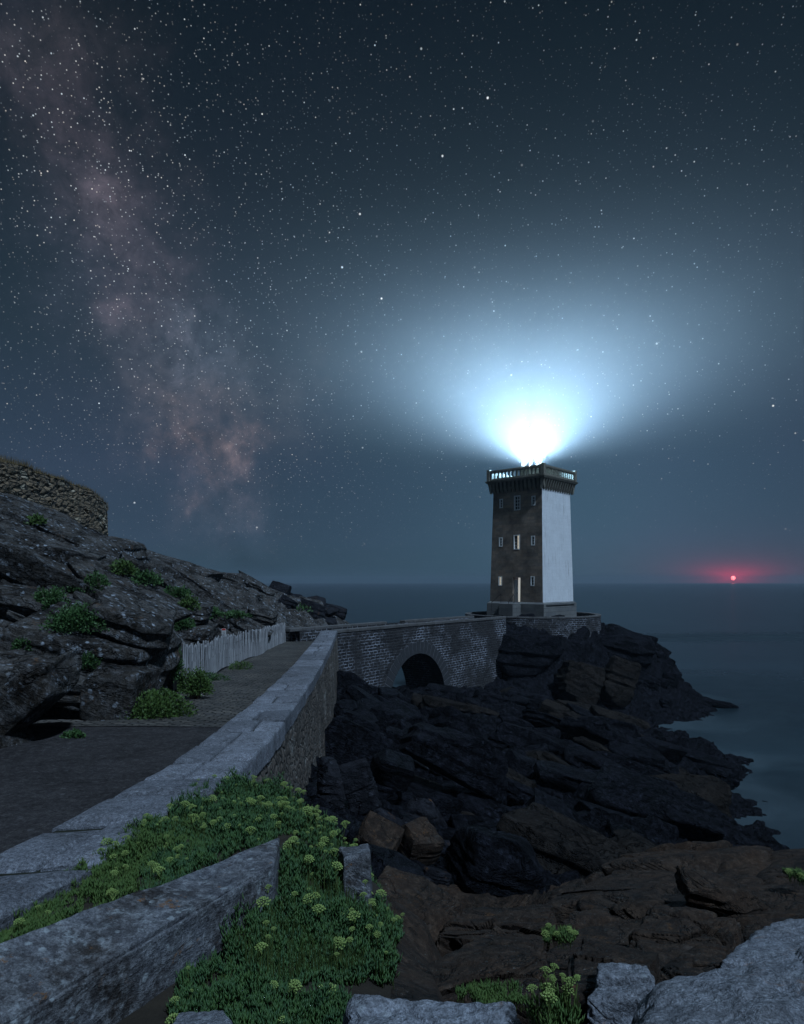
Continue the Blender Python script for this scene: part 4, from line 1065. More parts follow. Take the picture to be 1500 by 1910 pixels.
def lbox(face, u, z, w_, h_, o0, o1, mb):
    """box on a face: centre u,z, width, height, from o0 to o1 outwards"""
    n = [n1, n2, -n1, -n2][face]; t_ = Vector((-n.y, n.x, 0)); r = hw(z)
    P = []
    for zz in (z-h_/2, z+h_/2):
        for uu, oo in ((u-w_/2, o1), (u-w_/2, o0), (u+w_/2, o0), (u+w_/2, o1)):
            P.append(n*(r+oo)+t_*uu+Vector((0, 0, zz)))
    P = [P[3], P[2], P[1], P[0], P[7], P[6], P[5], P[4]]
    P = [P[0], P[3], P[2], P[1], P[4], P[7], P[6], P[5]]
    mb.hexa(P); return mb
for u, z, w_, h_, k in wins:
    fr = MB(); fw = .10 if k == 's' else .10
    for (uu, zz, ww, hh) in ((u-w_/2+fw/2, z, fw, h_), (u+w_/2-fw/2, z, fw, h_), (u, z+h_/2-fw/2, w_-2*fw-.004, fw), (u, z-h_/2+fw/2, w_-2*fw-.004, fw)):
        lbox(0, uu, zz, ww, hh, -.20, .03, fr)
    wo = fr.build('window', M_('white_frame'), lh)
    b_ = MB()
    rows_ = 3 if k == 's' else 4
    for j in range(1, rows_): lbox(0, u, z-h_/2+fw+(h_-2*fw)*j/rows_, w_-2*fw-.004, .045, -.17, -.09, b_)
    if k == 'm': lbox(0, u, z, .05, h_-2*fw-.004, -.16, -.085, b_)
    b_.build('glazing_bars', M_('white_frame'), wo)
    g_ = MB(); lit = 'dark_glass'
    if k == 'm' and z < 10: 
        lbox(0, u-.19, z, .34, h_-2*fw, -.23, -.20, g_); g_.build('pane', M_('dark_glass'), wo)
        g_ = MB(); lbox(0, u+.19, z, .36, h_-2*fw, -.232, -.202, g_); g_.build('pane', M_('lit_glass'), wo)
    else:
        lit = 'lit_glass' if (u < 0 and z < 6) else 'dark_glass'
        lbox(0, u, z, w_-2*fw+.02, h_-2*fw+.02, -.23, -.20, g_).build('pane', M_(lit), wo)
# doorway: pale interior, open door leaf
du, dzc, dw, dh = DOOR
mb = MB(); lbox(0, du, dzc, dw+.3, dh+.2, -1.6, -1.5, mb); lbox(0, du+dw/2+.12, dzc, .1, dh+.2, -1.49, -.36, mb); lbox(0, du-dw/2-.12, dzc, .1, dh+.2, -1.49, -.36, mb); lbox(0, du, dzc+dh/2+.14, dw+.3, .06, -1.49, -.36, mb)
mb.build('doorway', M_('room_white'), lh)
emis_mat('lit_hall', (.85, .85, .80), .45)
mb = MB(); lbox(0, du+.22, dzc, dw-.46, dh-.1, -.50, -.46, mb); mb.build('lit_hall', M_('lit_hall'), lh)
dl = MB(); lbox(0, du-dw/2+.30, dzc-.15, .50, dh-.34, -.30, -.24, dl); do_ = dl.build('door', M_('white_frame'), lh)
hn = MB(); lbox(0, du-dw/2+.48, dzc-.4, .05, .14, -.235, -.17, hn); hn.build('handle', M_('iron'), do_)
# entrance steps block
stp = MB()
lbox(0, du-.05, .9, 1.9, 1.9, .25, 1.9, stp)
so_ = stp.build('entrance_block', M_('plinth_stone'), lh, bevel=.03)
for k in range(6):
    s_ = MB(); lbox(0, du-1.0-.30*(k+.5), 1.85-.3*(k+1)-.9, .28, 1.8+.02, .3, 1.6, s_); 
    if k < 5: s_.build('step', M_('plinth_stone'), lh)
def railing(ua, ub, za, zb):
    r_ = MB()
    def q(u, z, o): n = n1; t_ = Vector((-n.y, n.x, 0)); return n*(hw(2.5)+o)+t_*u+Vector((0, 0, z))
    r_.tube(q(ua, za, 1.7), q(ub, zb, 1.7), .03); r_.tube(q(ub, zb, 1.7), q(ub, zb-1.05, 1.7), .03); r_.tube(q(ua, za, 1.7), q(ua, za-1.0, 1.7), .03)
    r_.build('railing', M_('iron'), lh)
railing(-2.2, -.9, 1.9, 2.95); railing(.1, .85, 2.0, 2.95)
# cornice, corbels and balustraded parapet
def sq(mb, r0, r1, z0, z1, inner=0):
    P = []
    for z, r in ((z0, r0), (z1, r1)):
        for a, b2 in ((1, -1), (1, 1), (-1, 1), (-1, -1)): P.append(n1*(r*a)+n2*(-r*b2)*1+Vector((0, 0, z)))
    P = [P[i] for i in (3, 2, 1, 0, 7, 6, 5, 4)]
    mb.hexa(P)
mb = MB(); sq(mb, 3.40, 3.45, 15.1, 15.35); mb.build('string_course', M_('cornice'), lh)
mb = MB(); sq(mb, 3.38, 3.38, 15.35, 16.0); mb.build('cornice_core', M_('cornice'), lh)
mb = MB(); sq(mb, 3.88, 4.0, 15.98, 16.22); mb.build('cornice', M_('cornice'), lh)
for f in range(4):
    n = [n1, n2, -n1, -n2][f]; t_ = Vector((-n.y, n.x, 0))
    for k in range(14):
        u = -3.55+7.1*k/13
        mb = MB()
        def cp(o, uu, z): return n*o+t_*uu+Vector((0, 0, z))
        for (o0, z0), (o1, z1) in (((3.36, 14.75), (3.55, 15.15)), ((3.55, 15.15), (3.68, 15.55)), ((3.68, 15.55), (3.85, 15.98))):
            wd = .13
            mb.hexa([cp(3.30, u-wd, z0), cp(3.30, u+wd, z0), cp(o0, u+wd, z0), cp(o0, u-wd, z0)][::-1]+[cp(3.30, u-wd, z1), cp(3.30, u+wd, z1), cp(o1, u+wd, z1), cp(o1, u-wd, z1)][::-1])
        mb.build('corbel', M_('cornice'), lh)
# parapet: solid wall with arched openings near the corners
PR = 3.76
for f in range(4):
    n = [n1, n2, -n1, -n2][f]; t_ = Vector((-n.y, n.x, 0))
    cx = [-3.0+6.0*k/12 for k in range(13)]
    xs = [-PR]
    pz0, pz1 = 16.22, 17.45
    mb = MB()
    def pp(u, z, o): return n*o+t_*u+Vector((0, 0, z))
    def slabp(u0, u1, z0, z1):
        mb.hexa([pp(u0, z0, PR), pp(u1, z0, PR), pp(u1, z0, PR-.22), pp(u0, z0, PR-.22), pp(u0, z1, PR), pp(u1, z1, PR), pp(u1, z1, PR-.22), pp(u0, z1, PR-.22)])
    slabp(-PR+.23, PR-.23, pz0, pz0+.28)
    ow = .15
    prev = -PR+.23
    for u in cx:
        slabp(prev, u-ow, pz0+.28, pz1-.22)
        # arched head
        for j in range(5):
            a0 = -ow+2*ow*j/5; a1 = a0+2*ow/5; zt = pz0+.80+math.sqrt(max(0, ow*ow-((a0+a1)/2)**2))*.9
            slabp(u+a0, u+a1, zt, pz1-.22)
        prev = u+ow
    slabp(prev, PR-.23, pz0+.28, pz1-.22)
    mb.build('parapet', M_('cornice'), lh)
    mb = MB(); mb.hexa([pp(-PR+.2, pz1-.218, PR+.07), pp(PR-.2, pz1-.218, PR+.07), pp(PR-.2, pz1-.218, PR-.28), pp(-PR+.2, pz1-.218, PR-.28), pp(-PR+.2, pz1, PR+.07), pp(PR-.2, pz1, PR+.07), pp(PR-.2, pz1, PR-.28), pp(-PR+.2, pz1, PR-.28)])
    mb.build('parapet_coping', M_('cornice'), lh)
    c = n*PR+t_*PR
    mb = MB(); c2 = n*(PR-.11)+t_*(PR-.11)
    mb.hexa([c2+n*a+t_*b2+Vector((0, 0, z)) for z in (16.22, 17.6) for a, b2 in ((-.2, -.2), (.2, -.2), (.2, .2), (-.2, .2))][:8]).build('corner_post', M_('cornice'), lh)
# lantern
LZ = 18.9
lc = (0, 0, 0)
drum = MB().lathe(lc, [(1.35, 16.2), (1.35, 17.5), (1.5, 17.55), (1.5, 17.7), (.0, 17.7)], 24).build('lantern_drum', M_('cornice'), lh, smooth=False)
lens = MB().lathe(lc, [(0, 17.72), (.3, 17.74), (.34, 17.85), (.26, 17.96), (0, 18.0)], 20).build('lens', M_('lens_light'), lh, smooth=True)
mb = MB()
for i in range(8):
    a = 2*PI*i/8; mb.tube((math.cos(a)*1.25, math.sin(a)*1.25, 17.7), (math.cos(a)*.34, math.sin(a)*.34, 22.6), .025, n=6)
mb.build('lantern_frame', M_('iron'), lh)
MB().lathe(lc, [(.42, 22.6), (.38, 22.75), (.2, 22.9), (.0, 23.0)], 20).build('lantern_roof', M_('cornice'), lh, smooth=True)
ld = bpy.data.lights.new('lamp_light', 'SPOT'); ld.energy = 4900000; ld.color = (.72, .89, 1.0)
ld.spot_size = math.radians(174); ld.spot_blend = .75; ld.shadow_soft_size = .8
lo = bpy.data.objects.new('lamp_light', ld); COL.objects.link(lo); lo.parent = lh; lo.location = (0, 0, 18.55); lo.rotation_euler = (PI, 0, 0)
ld2 = bpy.data.lights.new('lamp_spill', 'POINT'); ld2.energy = 14000; ld2.color = (.35, .68, 1.0); ld2.shadow_soft_size = .5
lo2 = bpy.data.objects.new('lamp_spill', ld2); COL.objects.link(lo2); lo2.parent = lh; lo2.location = (0, 0, 18.55)

# ================================================================== old round wall on the hill
def fort():
    c = W(200, 930, 42); cx, cy_ = c[0]-7.0, 45.0; R = 7.6
    fo = empty('old_round_wall', (cx, cy_, 16)); tag(fo, 'old rounded dry stone wall on top of the hill at the left', 'wall')
    n = 150; nv = 40; V = []; UV = []
    # plan: straight from the far left running to a rounded end
    pts = []
    e0 = W(-60, 900, 29)[:2]
    P_ = [W(-80, 900, 27.5)[:2], W(0, 900, 31)[:2], W(80, 900, 35)[:2], W(140, 900, 38.5)[:2], W(180, 900, 41)[:2], W(198, 900, 43.5)[:2], W(200, 900, 46)[:2], W(190, 900, 50)[:2], W(150, 900, 54)[:2]]
    P_ = np.array(P_); cs = np.concatenate([[0], np.cumsum(np.linalg.norm(np.diff(P_, axis=0), axis=1))])
    ss = np.linspace(0, cs[-1], n); xs = np.interp(ss, cs, P_[:, 0]); ys = np.interp(ss, cs, P_[:, 1])
    for _ in range(6):
        xs[1:-1] = (xs[:-2]+xs[1:-1]*2+xs[2:])/4; ys[1:-1] = (ys[:-2]+ys[1:-1]*2+ys[2:])/4
    tx = np.gradient(xs); ty = np.gradient(ys); l = np.hypot(tx, ty); nx_, ny_ = ty/l, -tx/l
    top = np.interp(xs*0+ss, cs, [CZ+(1084-q)/F*d for q, d in ((842, 27.5), (856, 31), (885, 35), (905, 38.5), (922, 41), (940, 43.5), (950, 46), (955, 50), (960, 54))])
    for i in range(n):
        tz = top[i]+.10*math.sin(i*.9)*0+.12*float(fbm(np.array([[ss[i]*1.3, 0, 0]]), 3, 4)[0])
        for k in range(nv):
            z = tz+(16.0-tz)*k/(nv-1); V.append((xs[i]-nx_[i]*(tz-z)*-.03, ys[i]-ny_[i]*(tz-z)*-.03, z)); UV.append((ss[i], z))
    V = np.array(V); uv_ = np.array(UV)
    q3 = np.stack([uv_[:, 0]/.55, uv_[:, 1]/.22, uv_[:, 0]*0+.5], 1)+.25*np.stack([vnoise(V*2, 1), vnoise(V*2, 2), V[:, 0]*0], 1)
    f1, f2, r1, r2, r3, cen = cells(q3, 4)
    dsp = .10*(r1-.5)-.09*np.clip(1-(f2-f1)/.16, 0, 1)
    nn_ = np.repeat(np.stack([nx_, ny_], 1), nv, axis=0)
    V[:, :2] += nn_*dsp[:, None]
    lc_ = np.array([cx, cy_, 16.])
    link('stone_face', npmesh('stone_face', V-lc_, gridfaces(n, nv)[:, ::-1], False, uv=uv_), M_('fort_stone'), fo)
    # earth top
    Vt = []
    for i in range(n):
        tz = V[i*nv][2]
        for w_, dz_ in ((0, 0), (.3, .12), (1.0, .2), (2.2, .15)): Vt.append((V[i*nv][0]-nx_[i]*w_, V[i*nv][1]-ny_[i]*w_, tz+dz_*1.0+.06*RG.random()))
    link('turf_top', npmesh('turf_top', np.array(Vt)-lc_, gridfaces(n, 4), True), M_('dry_grass'), fo)
    # dry grass fringe
    Vg = []; Fg = []
    for k in range(5200):
        i = RG.randrange(0, n-25); w_ = RG.uniform(-.02, .6); b0 = np.array([V[i*nv][0]-nx_[i]*w_+RG.uniform(-.1, .1), V[i*nv][1]-ny_[i]*w_+RG.uniform(-.1, .1), V[i*nv][2]+.03])
        h_ = RG.uniform(.10, .32)*(1.4 if 12 < i < 40 else 1); a = RG.uniform(0, 2*PI); wdt = .012
        t2 = b0+np.array([RG.uniform(-.14, .14), RG.uniform(-.14, .14), h_*(1 if RG.random() < .7 else -.6)]); bb = len(Vg)
        Vg += [b0+np.array([math.cos(a)*wdt, math.sin(a)*wdt, 0]), b0-np.array([math.cos(a)*wdt, math.sin(a)*wdt, 0]), t2]; Fg.append((bb, bb+1, bb+2))
    link('grass_fringe', npmesh('grass_fringe', np.array(Vg)-lc_, np.array(Fg), False), M_('dry_grass'), fo)
fort()

# ================================================================== fence
fA = W(324, 1282, 22.2); fB = W(531, 1197, 48.5)
fence = empty('picket_fence', fA); tag(fence, 'weathered grey chestnut paling fence along the path', 'fence')
fdir = fB-fA; FL = np.linalg.norm(fdir[:2]); fu = fdir/FL
def fence_pt(s):
    return fA+fu*s+np.array([.12*math.sin(s*.5), 0, .05*math.sin(s*1.1)])
def picket(mb, s, rg):
    p = fence_pt(s)-fA; h = 1.32*rg.uniform(.93, 1.06); wd = rg.uniform(.032, .05); lean = rg.uniform(-.05, .05); ly = rg.uniform(-.04, .03)
    t_ = np.array([fu[0], fu[1], 0]); nr = np.array([fu[1], -fu[0], 0]); th = .014; o = rg.uniform(-.01, .01)
    def lay(z, w_): 
        c = p+t_*(lean*z)+nr*(o+ly*z)+np.array([0, 0, z]); return [c-t_*w_-nr*th, c+t_*w_-nr*th, c+t_*w_+nr*th, c-t_*w_+nr*th]
    Ls = [lay(-.1, wd), lay(h*.5, wd*rg.uniform(.85, 1.05)), lay(h-.09, wd*.85), lay(h, wd*.15)]
    for a, b2 in zip(Ls[:-1], Ls[1:]):
        for i in range(4): mb.poly([a[i], a[(i+1) % 4], b2[(i+1) % 4], b2[i]])
    mb.poly(Ls[-1])
rgf = random.Random(3); s = 0.0; k = 0; rest = MB()
while s < FL:
    if k < 100:
        mb = MB(); picket(mb, s, rgf); mb.build('picket', M_('picket_wood'), fence)
    else: picket(rest, s, rgf)
    s += .118*rgf.uniform(.85, 1.2); k += 1
ro = rest.build('pickets', M_('picket_wood'), fence); ro['kind'] = 'stuff'
for zz in (.3, .95):
    mb = MB()
    sv = np.linspace(0, FL, 30)
    for a, b2 in zip(sv[:-1], sv[1:]): mb.tube(fence_pt(a)-fA+np.array([0, 0, zz]), fence_pt(b2)-fA+np.array([0, 0, zz]), .006, n=4, caps=False)
    mb.build('wire', M_('iron'), fence)
for s in np.arange(.6, FL, 3.6):
    p = fence_pt(s)-fA+np.array([-.08, 0, 0]); MB().tube(p-np.array([0, 0, .2]), p+np.array([0, 0, 1.2]), .045, .04, 8).build('post', M_('picket_wood'), fence)

# warning sign behind the fence
sp = W(418, 1215, 33.5); sgn = empty('warning_sign', sp); tag(sgn, 'small white warning board with red top on a post behind the fence', 'sign')
MB().tube((0, 0, 0), (0, 0, 1.2), .03).build('post', M_('iron'), sgn)
MB().box((0, -.04, 1.0), (.21, .02, .30)).build('board', M_('sign_white'), sgn)
MB().box((0, -.055, 1.10), (.18, .008, .085)).build('red_band', M_('sign_red'), sgn)
mb = MB()
for z in (.90, .94, .98): mb.box((0, -.053, z), (.14, .004, .012))
mb.build('lettering', M_('iron'), sgn)
# little stone stub in the weeds at the near end of the fence
p = W(364, 1296, 20.8)
hexrock('stone_stub', [p+np.array(q) for q in ((-.14, -.12, -.2), (.14, -.12, -.2), (.14, .12, -.2), (-.14, .12, -.2), (-.13, -.11, .32), (.12, -.11, .30), (.12, .11, .31), (-.12, .11, .33))], 'brown_rock', 'small squared stone stub standing in the weeds at the near end of the fence', 'stone', seed=5, n=14, rough=.02)

# ================================================================== vegetation
bpy.context.view_layer.update()
def leaves(rg, n, cen, rad, leaf, wid, up=.35, shell=.5, flat=0):
    """small pointed leaves spread through an ellipsoid"""
    d = rg.normal(size=(n, 3)); d /= np.linalg.norm(d, axis=1)[:, None]; d[:, 2] = np.abs(d[:, 2])*1.0-.12
    r = rg.uniform(shell, 1, n)**.8
    lump = 1+.28*fbm(d*2.3+rg.uniform(0, 50), 3, 3)
    c = d*r[:, None]*lump[:, None]*np.array(rad)+np.array(cen)
    ax = d*.8+rg.normal(size=(n, 3))*.55+np.array([0, 0, up]); ax /= np.linalg.norm(ax, axis=1)[:, None]
    sd_ = np.cross(ax, rg.normal(size=(n, 3))); sd_ /= np.linalg.norm(sd_, axis=1)[:, None]
    L = leaf*rg.uniform(.6, 1.3, n)[:, None]; w_ = wid*rg.uniform(.7, 1.3, n)[:, None]
    V = np.stack([c, c+ax*L*.5+sd_*w_, c+ax*L, c+ax*L*.5-sd_*w_], 1).reshape(-1, 3)
    return V, np.arange(4*n).reshape(n, 4)
def bush(name, px, py, d, w_, h_, mat, label, seed, dens=1.0, cat='bush', leaf=None, group=None, sink=.35, nosnap=False):
    rg = np.random.RandomState(seed)
    w_ *= 1.25; h_ *= 1.3
    if px < 640 and not nosnap:
        dg = bpy.context.evaluated_depsgraph_get()
        v = Vector(W(px, py+h_*.25, 1.0))-Vector((0, 0, CZ))
        hit = S.ray_cast(dg, Vector((0, 0, CZ)), v.normalized())
        if hit[0] and 8 < hit[1].y < 90: d = hit[1].y*1.005
    loc = W(px, py+h_*(.25 if not nosnap else .5), d); rad = (w_*d/F/2, w_*d/F/2*.8, h_*d/F)
    leaf = leaf or max(.07, .0045*d)
    n = int(1500*dens*max(.5, (w_*h_)/2500)); n = min(n, 9000)
    root = empty(name, loc); tag(root, label, cat, group)
    # several lumps
    Vs = []; Fs = []; b0 = 0; K = max(3, int(w_/14))
    for k in range(K):
        a = rg.uniform(0, 2*PI); r = rg.uniform(.15, .65); sc_ = rg.uniform(.45, .75)
        V, Fc = leaves(rg, n//K, (math.cos(a)*r*rad[0], math.sin(a)*r*rad[1], -.05*rad[2]*r), (rad[0]*sc_, rad[1]*sc_, rad[2]*rg.uniform(.6, 1.0)), leaf, leaf*.26, up=.5)
        Vs.append(V); Fs.append(Fc+b0); b0 += len(V)
    link('foliage', npmesh('foliage', np.concatenate(Vs), np.concatenate(Fs), False), M_(mat), root)
    mb = MB()
    for k in range(7):
        a = rg.uniform(0, 2*PI); r = rg.uniform(.2, .6)
        mb.tube((0, 0, -.05), (math.cos(a)*r*rad[0], math.sin(a)*r*rad[1], rad[2]*.6), .012, .005, 5)
    mb.build('stems', M_('dead_stem'), root)
    return root
bush('bush', 90, 1118, 21.0, 60, 42, 'leaf_dark', 'round dark green bush in a hollow at the left of the hillside', 1)
bush('bush', 150, 1155, 19.5, 100, 50, 'leaf_dark', 'largest green bush on the hillside, spreading over a rock shelf', 2, 1.3)
bush('bush', 185, 1090, 21.5, 46, 34, 'leaf_dark', 'small green bush above the largest one', 3)
bush('bush', 132, 1096, 21.5, 26, 20, 'leaf_dark', 'tiny green tuft between the round bush and the small bush', 4)
bush('bush', 28, 1200, 16.5, 44, 30, 'leaf_dark', 'dark green tuft low at the left edge of the hillside', 5)
bush('bush', 165, 1232, 17.5, 40, 34, 'leaf_blue', 'dark green tuft hanging on the face of the outcrop', 6)
bush('bush', 215, 1062, 30, 60, 24, 'leaf_yellow', 'low green growth under the pale slab end below the old wall', 7)
bush('bush', 262, 1080, 31, 60, 22, 'leaf_dark', 'low green strip on the slope right of the pale slab end', 8)
bush('bush', 325, 1106, 33, 44, 22, 'leaf_dark', 'green tuft left of centre on the ridge slope', 9)
bush('bush', 352, 1128, 31, 30, 26, 'leaf_yellow', 'light green tuft on the left of the rounded pale boulder', 10)
bush('bush', 346, 1166, 28, 42, 20, 'leaf_dark', 'green tuft among rocks just above the near fence', 11)
bush('bush', 398, 1146, 33, 22, 16, 'leaf_dark', 'tiny green tuft right of the rounded pale boulder', 12)
bush('bush', 70, 972+0, 27, 40, 14, 'leaf_yellow', 'grassy green tuft between the pale slabs at the upper left', 13)
bush('bush', 430, 1148, 42, 60, 10, 'leaf_dark', 'thin green strip of plants above the striped slab', 14)
bush('weeds', 290, 1322, 18.6, 105, 46, 'leaf_yellow', 'bright green weeds at the path edge before the fence', 20, 1.6, 'weeds', .08)
bush('weeds', 355, 1272, 21.0, 56, 50, 'leaf_yellow', 'leafy green weeds around the stone stub', 21, 1.2, 'weeds', .08)
bush('weeds', 318, 1240, 22.5, 40, 60, 'leaf_dark', 'dark green weeds behind the near end of the fence', 22, 1.2, 'weeds', .08)
bush('weeds', 145, 1372, 13.9, 36, 12, 'leaf_dark', 'dark weeds in the shade at the mouth of the black hollow', 23, 1, 'weeds', .07)
bush('weeds', 400, 1264, 24.5, 40, 16, 'leaf_dark', 'low weeds at the foot of the fence', 24, 1, 'weeds', .07)
bush('weeds', 452, 1242, 29.5, 46, 20, 'leaf_yellow', 'weeds at the foot of the fence, halfway along', 25, 1, 'weeds', .07)
bush('weeds', 560, 1136, 60, 60, 10, 'leaf_dark', 'faint green patch on the low end of the ridge', 26, .6, 'weeds')

# rock samphire
UMB = []
def make_umbel(seed):
    rg = np.random.RandomState(seed); V = []; Fc = []
    # a domed head of many tiny florets
    base = MB()
    R = .030
    for k in range(26):
        r = R*math.sqrt((k+.5)/26); a = k*2.4; z = .018*(1-(r/R)**2)
        c = Vector((math.cos(a)*r, math.sin(a)*r, z)); s = rg.uniform(.0045, .0068)
        # floret: octahedron
        P = [c+Vector(q)*s for q in ((1, 0, 0), (0, 1, 0), (-1, 0, 0), (0, -1, 0))]; t_ = c+Vector((0, 0, s*.8)); b_ = c-Vector((0, 0, s))
        for i in range(4): base.poly([P[i], P[(i+1) % 4], t_]); base.poly([P[(i+1) % 4], P[i], b_])
        if k % 3 == 0: base.tube((0, 0, -.03), c, .0012, n=3, caps=False)
    me = bpy.data.meshes.new('flower_head'); me.from_pydata(base.v, [], base.f); me.materials.append(M_('umbel')); return me
for k in range(3): UMB.append(make_umbel(k))
def samphire(loc, rad, nt, nheads, label, seed, leafmat='leaf_blue', h=.16, hs=1.0, group=None, zf=None, flower_h=.06):
    """clump of upright fleshy leaves with domed flower heads; rad = (x, y) half widths in metres"""
    rg = np.random.RandomState(seed); loc = np.array(loc, float)
    root = empty('samphire', loc); tag(root, label, 'plant', group)
    zf = zf or (lambda x, y: 0.0)
    # tufts
    tp = []
    while len(tp) < nt:
        x, y = rg.uniform(-1, 1, 2)
        gp = 1.0 if nt < 100 else float(fbm(np.array([[(loc[0]+x*rad[0])*4.2, (loc[1]+y*rad[1])*3.0, 2.5]]), 3, 21)[0])+.42
        if x*x+y*y < 1+.3*math.sin(5*math.atan2(y, x)+seed) and rg.random_sample()*.28 < gp-.05: tp.append((x*rad[0], y*rad[1], x*x+y*y))
    tp = np.array(tp)
    nl = 15
    c = np.repeat(tp, nl, axis=0); N = len(c)
    hh = h*(1-.45*np.clip(c[:, 2], 0, 1))*np.repeat(rg.uniform(.5, 1.35, nt)*np.clip(.8+1.5*fbm(np.stack([tp[:, 0]*5, tp[:, 1]*5, tp[:, 0]*0+seed], 1), 3, seed), .25, 1.5), nl)
    base = np.stack([c[:, 0], c[:, 1], np.array([zf(x, y) for x, y in zip(c[:, 0], c[:, 1])])], 1)
    t_ = rg.uniform(0.15, 1, N)          # height along the stem where the leaf sits
    p0 = base+np.stack([rg.normal(size=N)*.008, rg.normal(size=N)*.008, hh*t_*.8], 1)
    a = rg.uniform(0, 2*PI, N); sp = rg.uniform(.15, .75, N)
    ax = np.stack([np.cos(a)*sp, np.sin(a)*sp, np.ones(N)], 1); ax /= np.linalg.norm(ax, axis=1)[:, None]
    L = rg.uniform(.028, .055, N)*hs; wd = rg.uniform(.0026, .0048, N)*hs
    s1 = np.cross(ax, np.array([0, 0, 1.])+rg.normal(size=(N, 3))*.3); s1 /= np.linalg.norm(s1, axis=1)[:, None]; s2 = np.cross(ax, s1)
    mid = p0+ax*(L*.6)[:, None]; tip = p0+ax*L[:, None]+np.array([0, 0, 1.])*(L*.12)[:, None]
    ring = [mid+s1*wd[:, None], mid+(-.5*s1+.87*s2)*wd[:, None], mid+(-.5*s1-.87*s2)*wd[:, None]]
    V = np.stack([p0]+ring+[tip], 1).reshape(-1, 3)
    b0 = (np.arange(N)*5)[:, None]
    tri = np.array([[0, 2, 1], [0, 3, 2], [0, 1, 3], [1, 2, 4], [2, 3, 4], [3, 1, 4]])
    Fc = (b0[:, :, None]+tri[None]).reshape(-1, 3)
    link('foliage', npmesh('foliage', V, Fc, True), M_(leafmat), root)
    # stems of tufts
    sv = []; 
    mb = MB()
    for i in range(nt):
        z0 = zf(tp[i, 0], tp[i, 1]); mb.tube((tp[i, 0], tp[i, 1], z0-.03), (tp[i, 0]+rg.normal()*.01, tp[i, 1]+rg.normal()*.01, z0+h*.7), .0025, .0015, 3, caps=False)
    for k in range(nheads):
        x, y, r = tp[rg.randint(nt)]; r = math.sqrt(min(r, 1)); a = 0
        z0 = zf(x, y); top = z0+h*(1-.35*r*r)+flower_h*rg.uniform(.1, 1.0)
        tx, ty = x+rg.normal()*.02, y+rg.normal()*.02
        mb.tube((x, y, z0), (tx, ty, top-.02), .003, .0022, 4, caps=False)
        o = bpy.data.objects.new('flower_head', UMB[rg.randint(3)]); COL.objects.link(o); o.parent = root
        o.location = (tx, ty, top); sc_ = (.35+.95*rg.uniform(0, 1)**1.4)*(hs*.5+.5); o.scale = (sc_, sc_, sc_); o.rotation_euler = (rg.normal()*.25, rg.normal()*.25, rg.uniform(0, 6))
    mb.build('stems', M_('stem'), root)
    return root
def gz(loc):
    return lambda x, y: float(shore_z(loc[0]+x, loc[1]+y))-loc[2]
def sam(px, py, d, rx, ry, nt, nh, label, seed, **kw):
    q = W(px, py, d); z = float(shore_z(q[0], q[1])); loc = (q[0], q[1], z)
    print('sam', label[:30], 'target z', round(q[2], 2), 'ground', round(z, 2))
    X, Y = np.meshgrid(np.linspace(-1.2, 1.2, 9)*rx, np.linspace(-1.2, 1.2, 9)*ry)
    return samphire(loc, (rx, ry), nt, nh, label, seed, zf=gz(loc), **kw)
sam(600, 1570, 6.6, .60, .95, 800, 90, 'largest samphire clump, thick with yellow green flower heads below the wall', 1, h=.26, hs=1.5, flower_h=.10)
sam(540, 1500, 8.2, .50, .8, 380, 30, 'samphire clump at the foot of the wall behind the largest clump', 2, h=.28, hs=1.6, flower_h=.08)
sam(600, 1690, 4.85, .40, .55, 620, 26, 'samphire clump just past the end of the long stone block', 3, h=.26, hs=1.3, flower_h=.10)
sam(555, 1790, 3.8, .40, .48, 760, 14, 'dense blue green samphire clump below the end of the long block', 4, h=.22, hs=1.2, flower_h=.08)
sam(665, 1790, 3.9, .24, .42, 360, 14, 'samphire clump hanging at the edge of the drop', 5, h=.22, hs=1.2, flower_h=.07)
sam(460, 1880, 3.0, .34, .34, 480, 6, 'blue green samphire at the bottom edge beside the long block', 6, h=.15, hs=1.1, flower_h=.05)
sam(600, 1880, 3.05, .22, .24, 240, 3, 'samphire tuft at the bottom edge left of the middle granite', 7, h=.12, flower_h=.04)
sam(385, 1560, 6.3, .50, .8, 560, 30, 'samphire between the wall coping and the tip of the long block', 8, h=.20, hs=1.4, flower_h=.05)
sam(440, 1500, 8.0, .42, .7, 330, 14, 'shaded samphire against the foot of the coping beyond the long block', 14, h=.20, hs=1.5, flower_h=.06)
sam(500, 1560, 6.6, .34, .6, 330, 18, 'samphire directly behind the tip of the long block', 15, h=.22, hs=1.4, flower_h=.08)
sam(290, 1615, 5.5, .40, .6, 480, 20, 'flowering samphire strip against the coping, halfway along the long block', 9, h=.15, hs=1.2, leafmat='leaf_yellow', flower_h=.05)
sam(150, 1690, 4.6, .42, .55, 520, 10, 'low samphire strip between coping and long block near the left', 10, h=.12, hs=1.1, leafmat='leaf_yellow', flower_h=.04)
sam(20, 1760, 3.9, .40, .5, 420, 4, 'low samphire at the left edge between coping and long block', 11, h=.10, leafmat='leaf_yellow', flower_h=.03)
sam(712, 1735, 5.0, .14, .35, 150, 8, 'thin samphire leaning over the drop right of the upright stone', 12, h=.20, hs=1.3, flower_h=.08)
sam(478, 1475, 8.8, .20, .4, 120, 3, 'small samphire tuft growing against the corner of the coping', 13, h=.34, hs=1.5, flower_h=.04)
sam(440, 1600, 5.5, .34, .40, 330, 12, 'shaded samphire low behind the back edge of the long block', 17, h=.16, hs=1.3, flower_h=.05)
sam(345, 1640, 4.9, .30, .40, 300, 8, 'dark samphire squeezed against the back of the long block', 18, h=.13, hs=1.2, flower_h=.05)
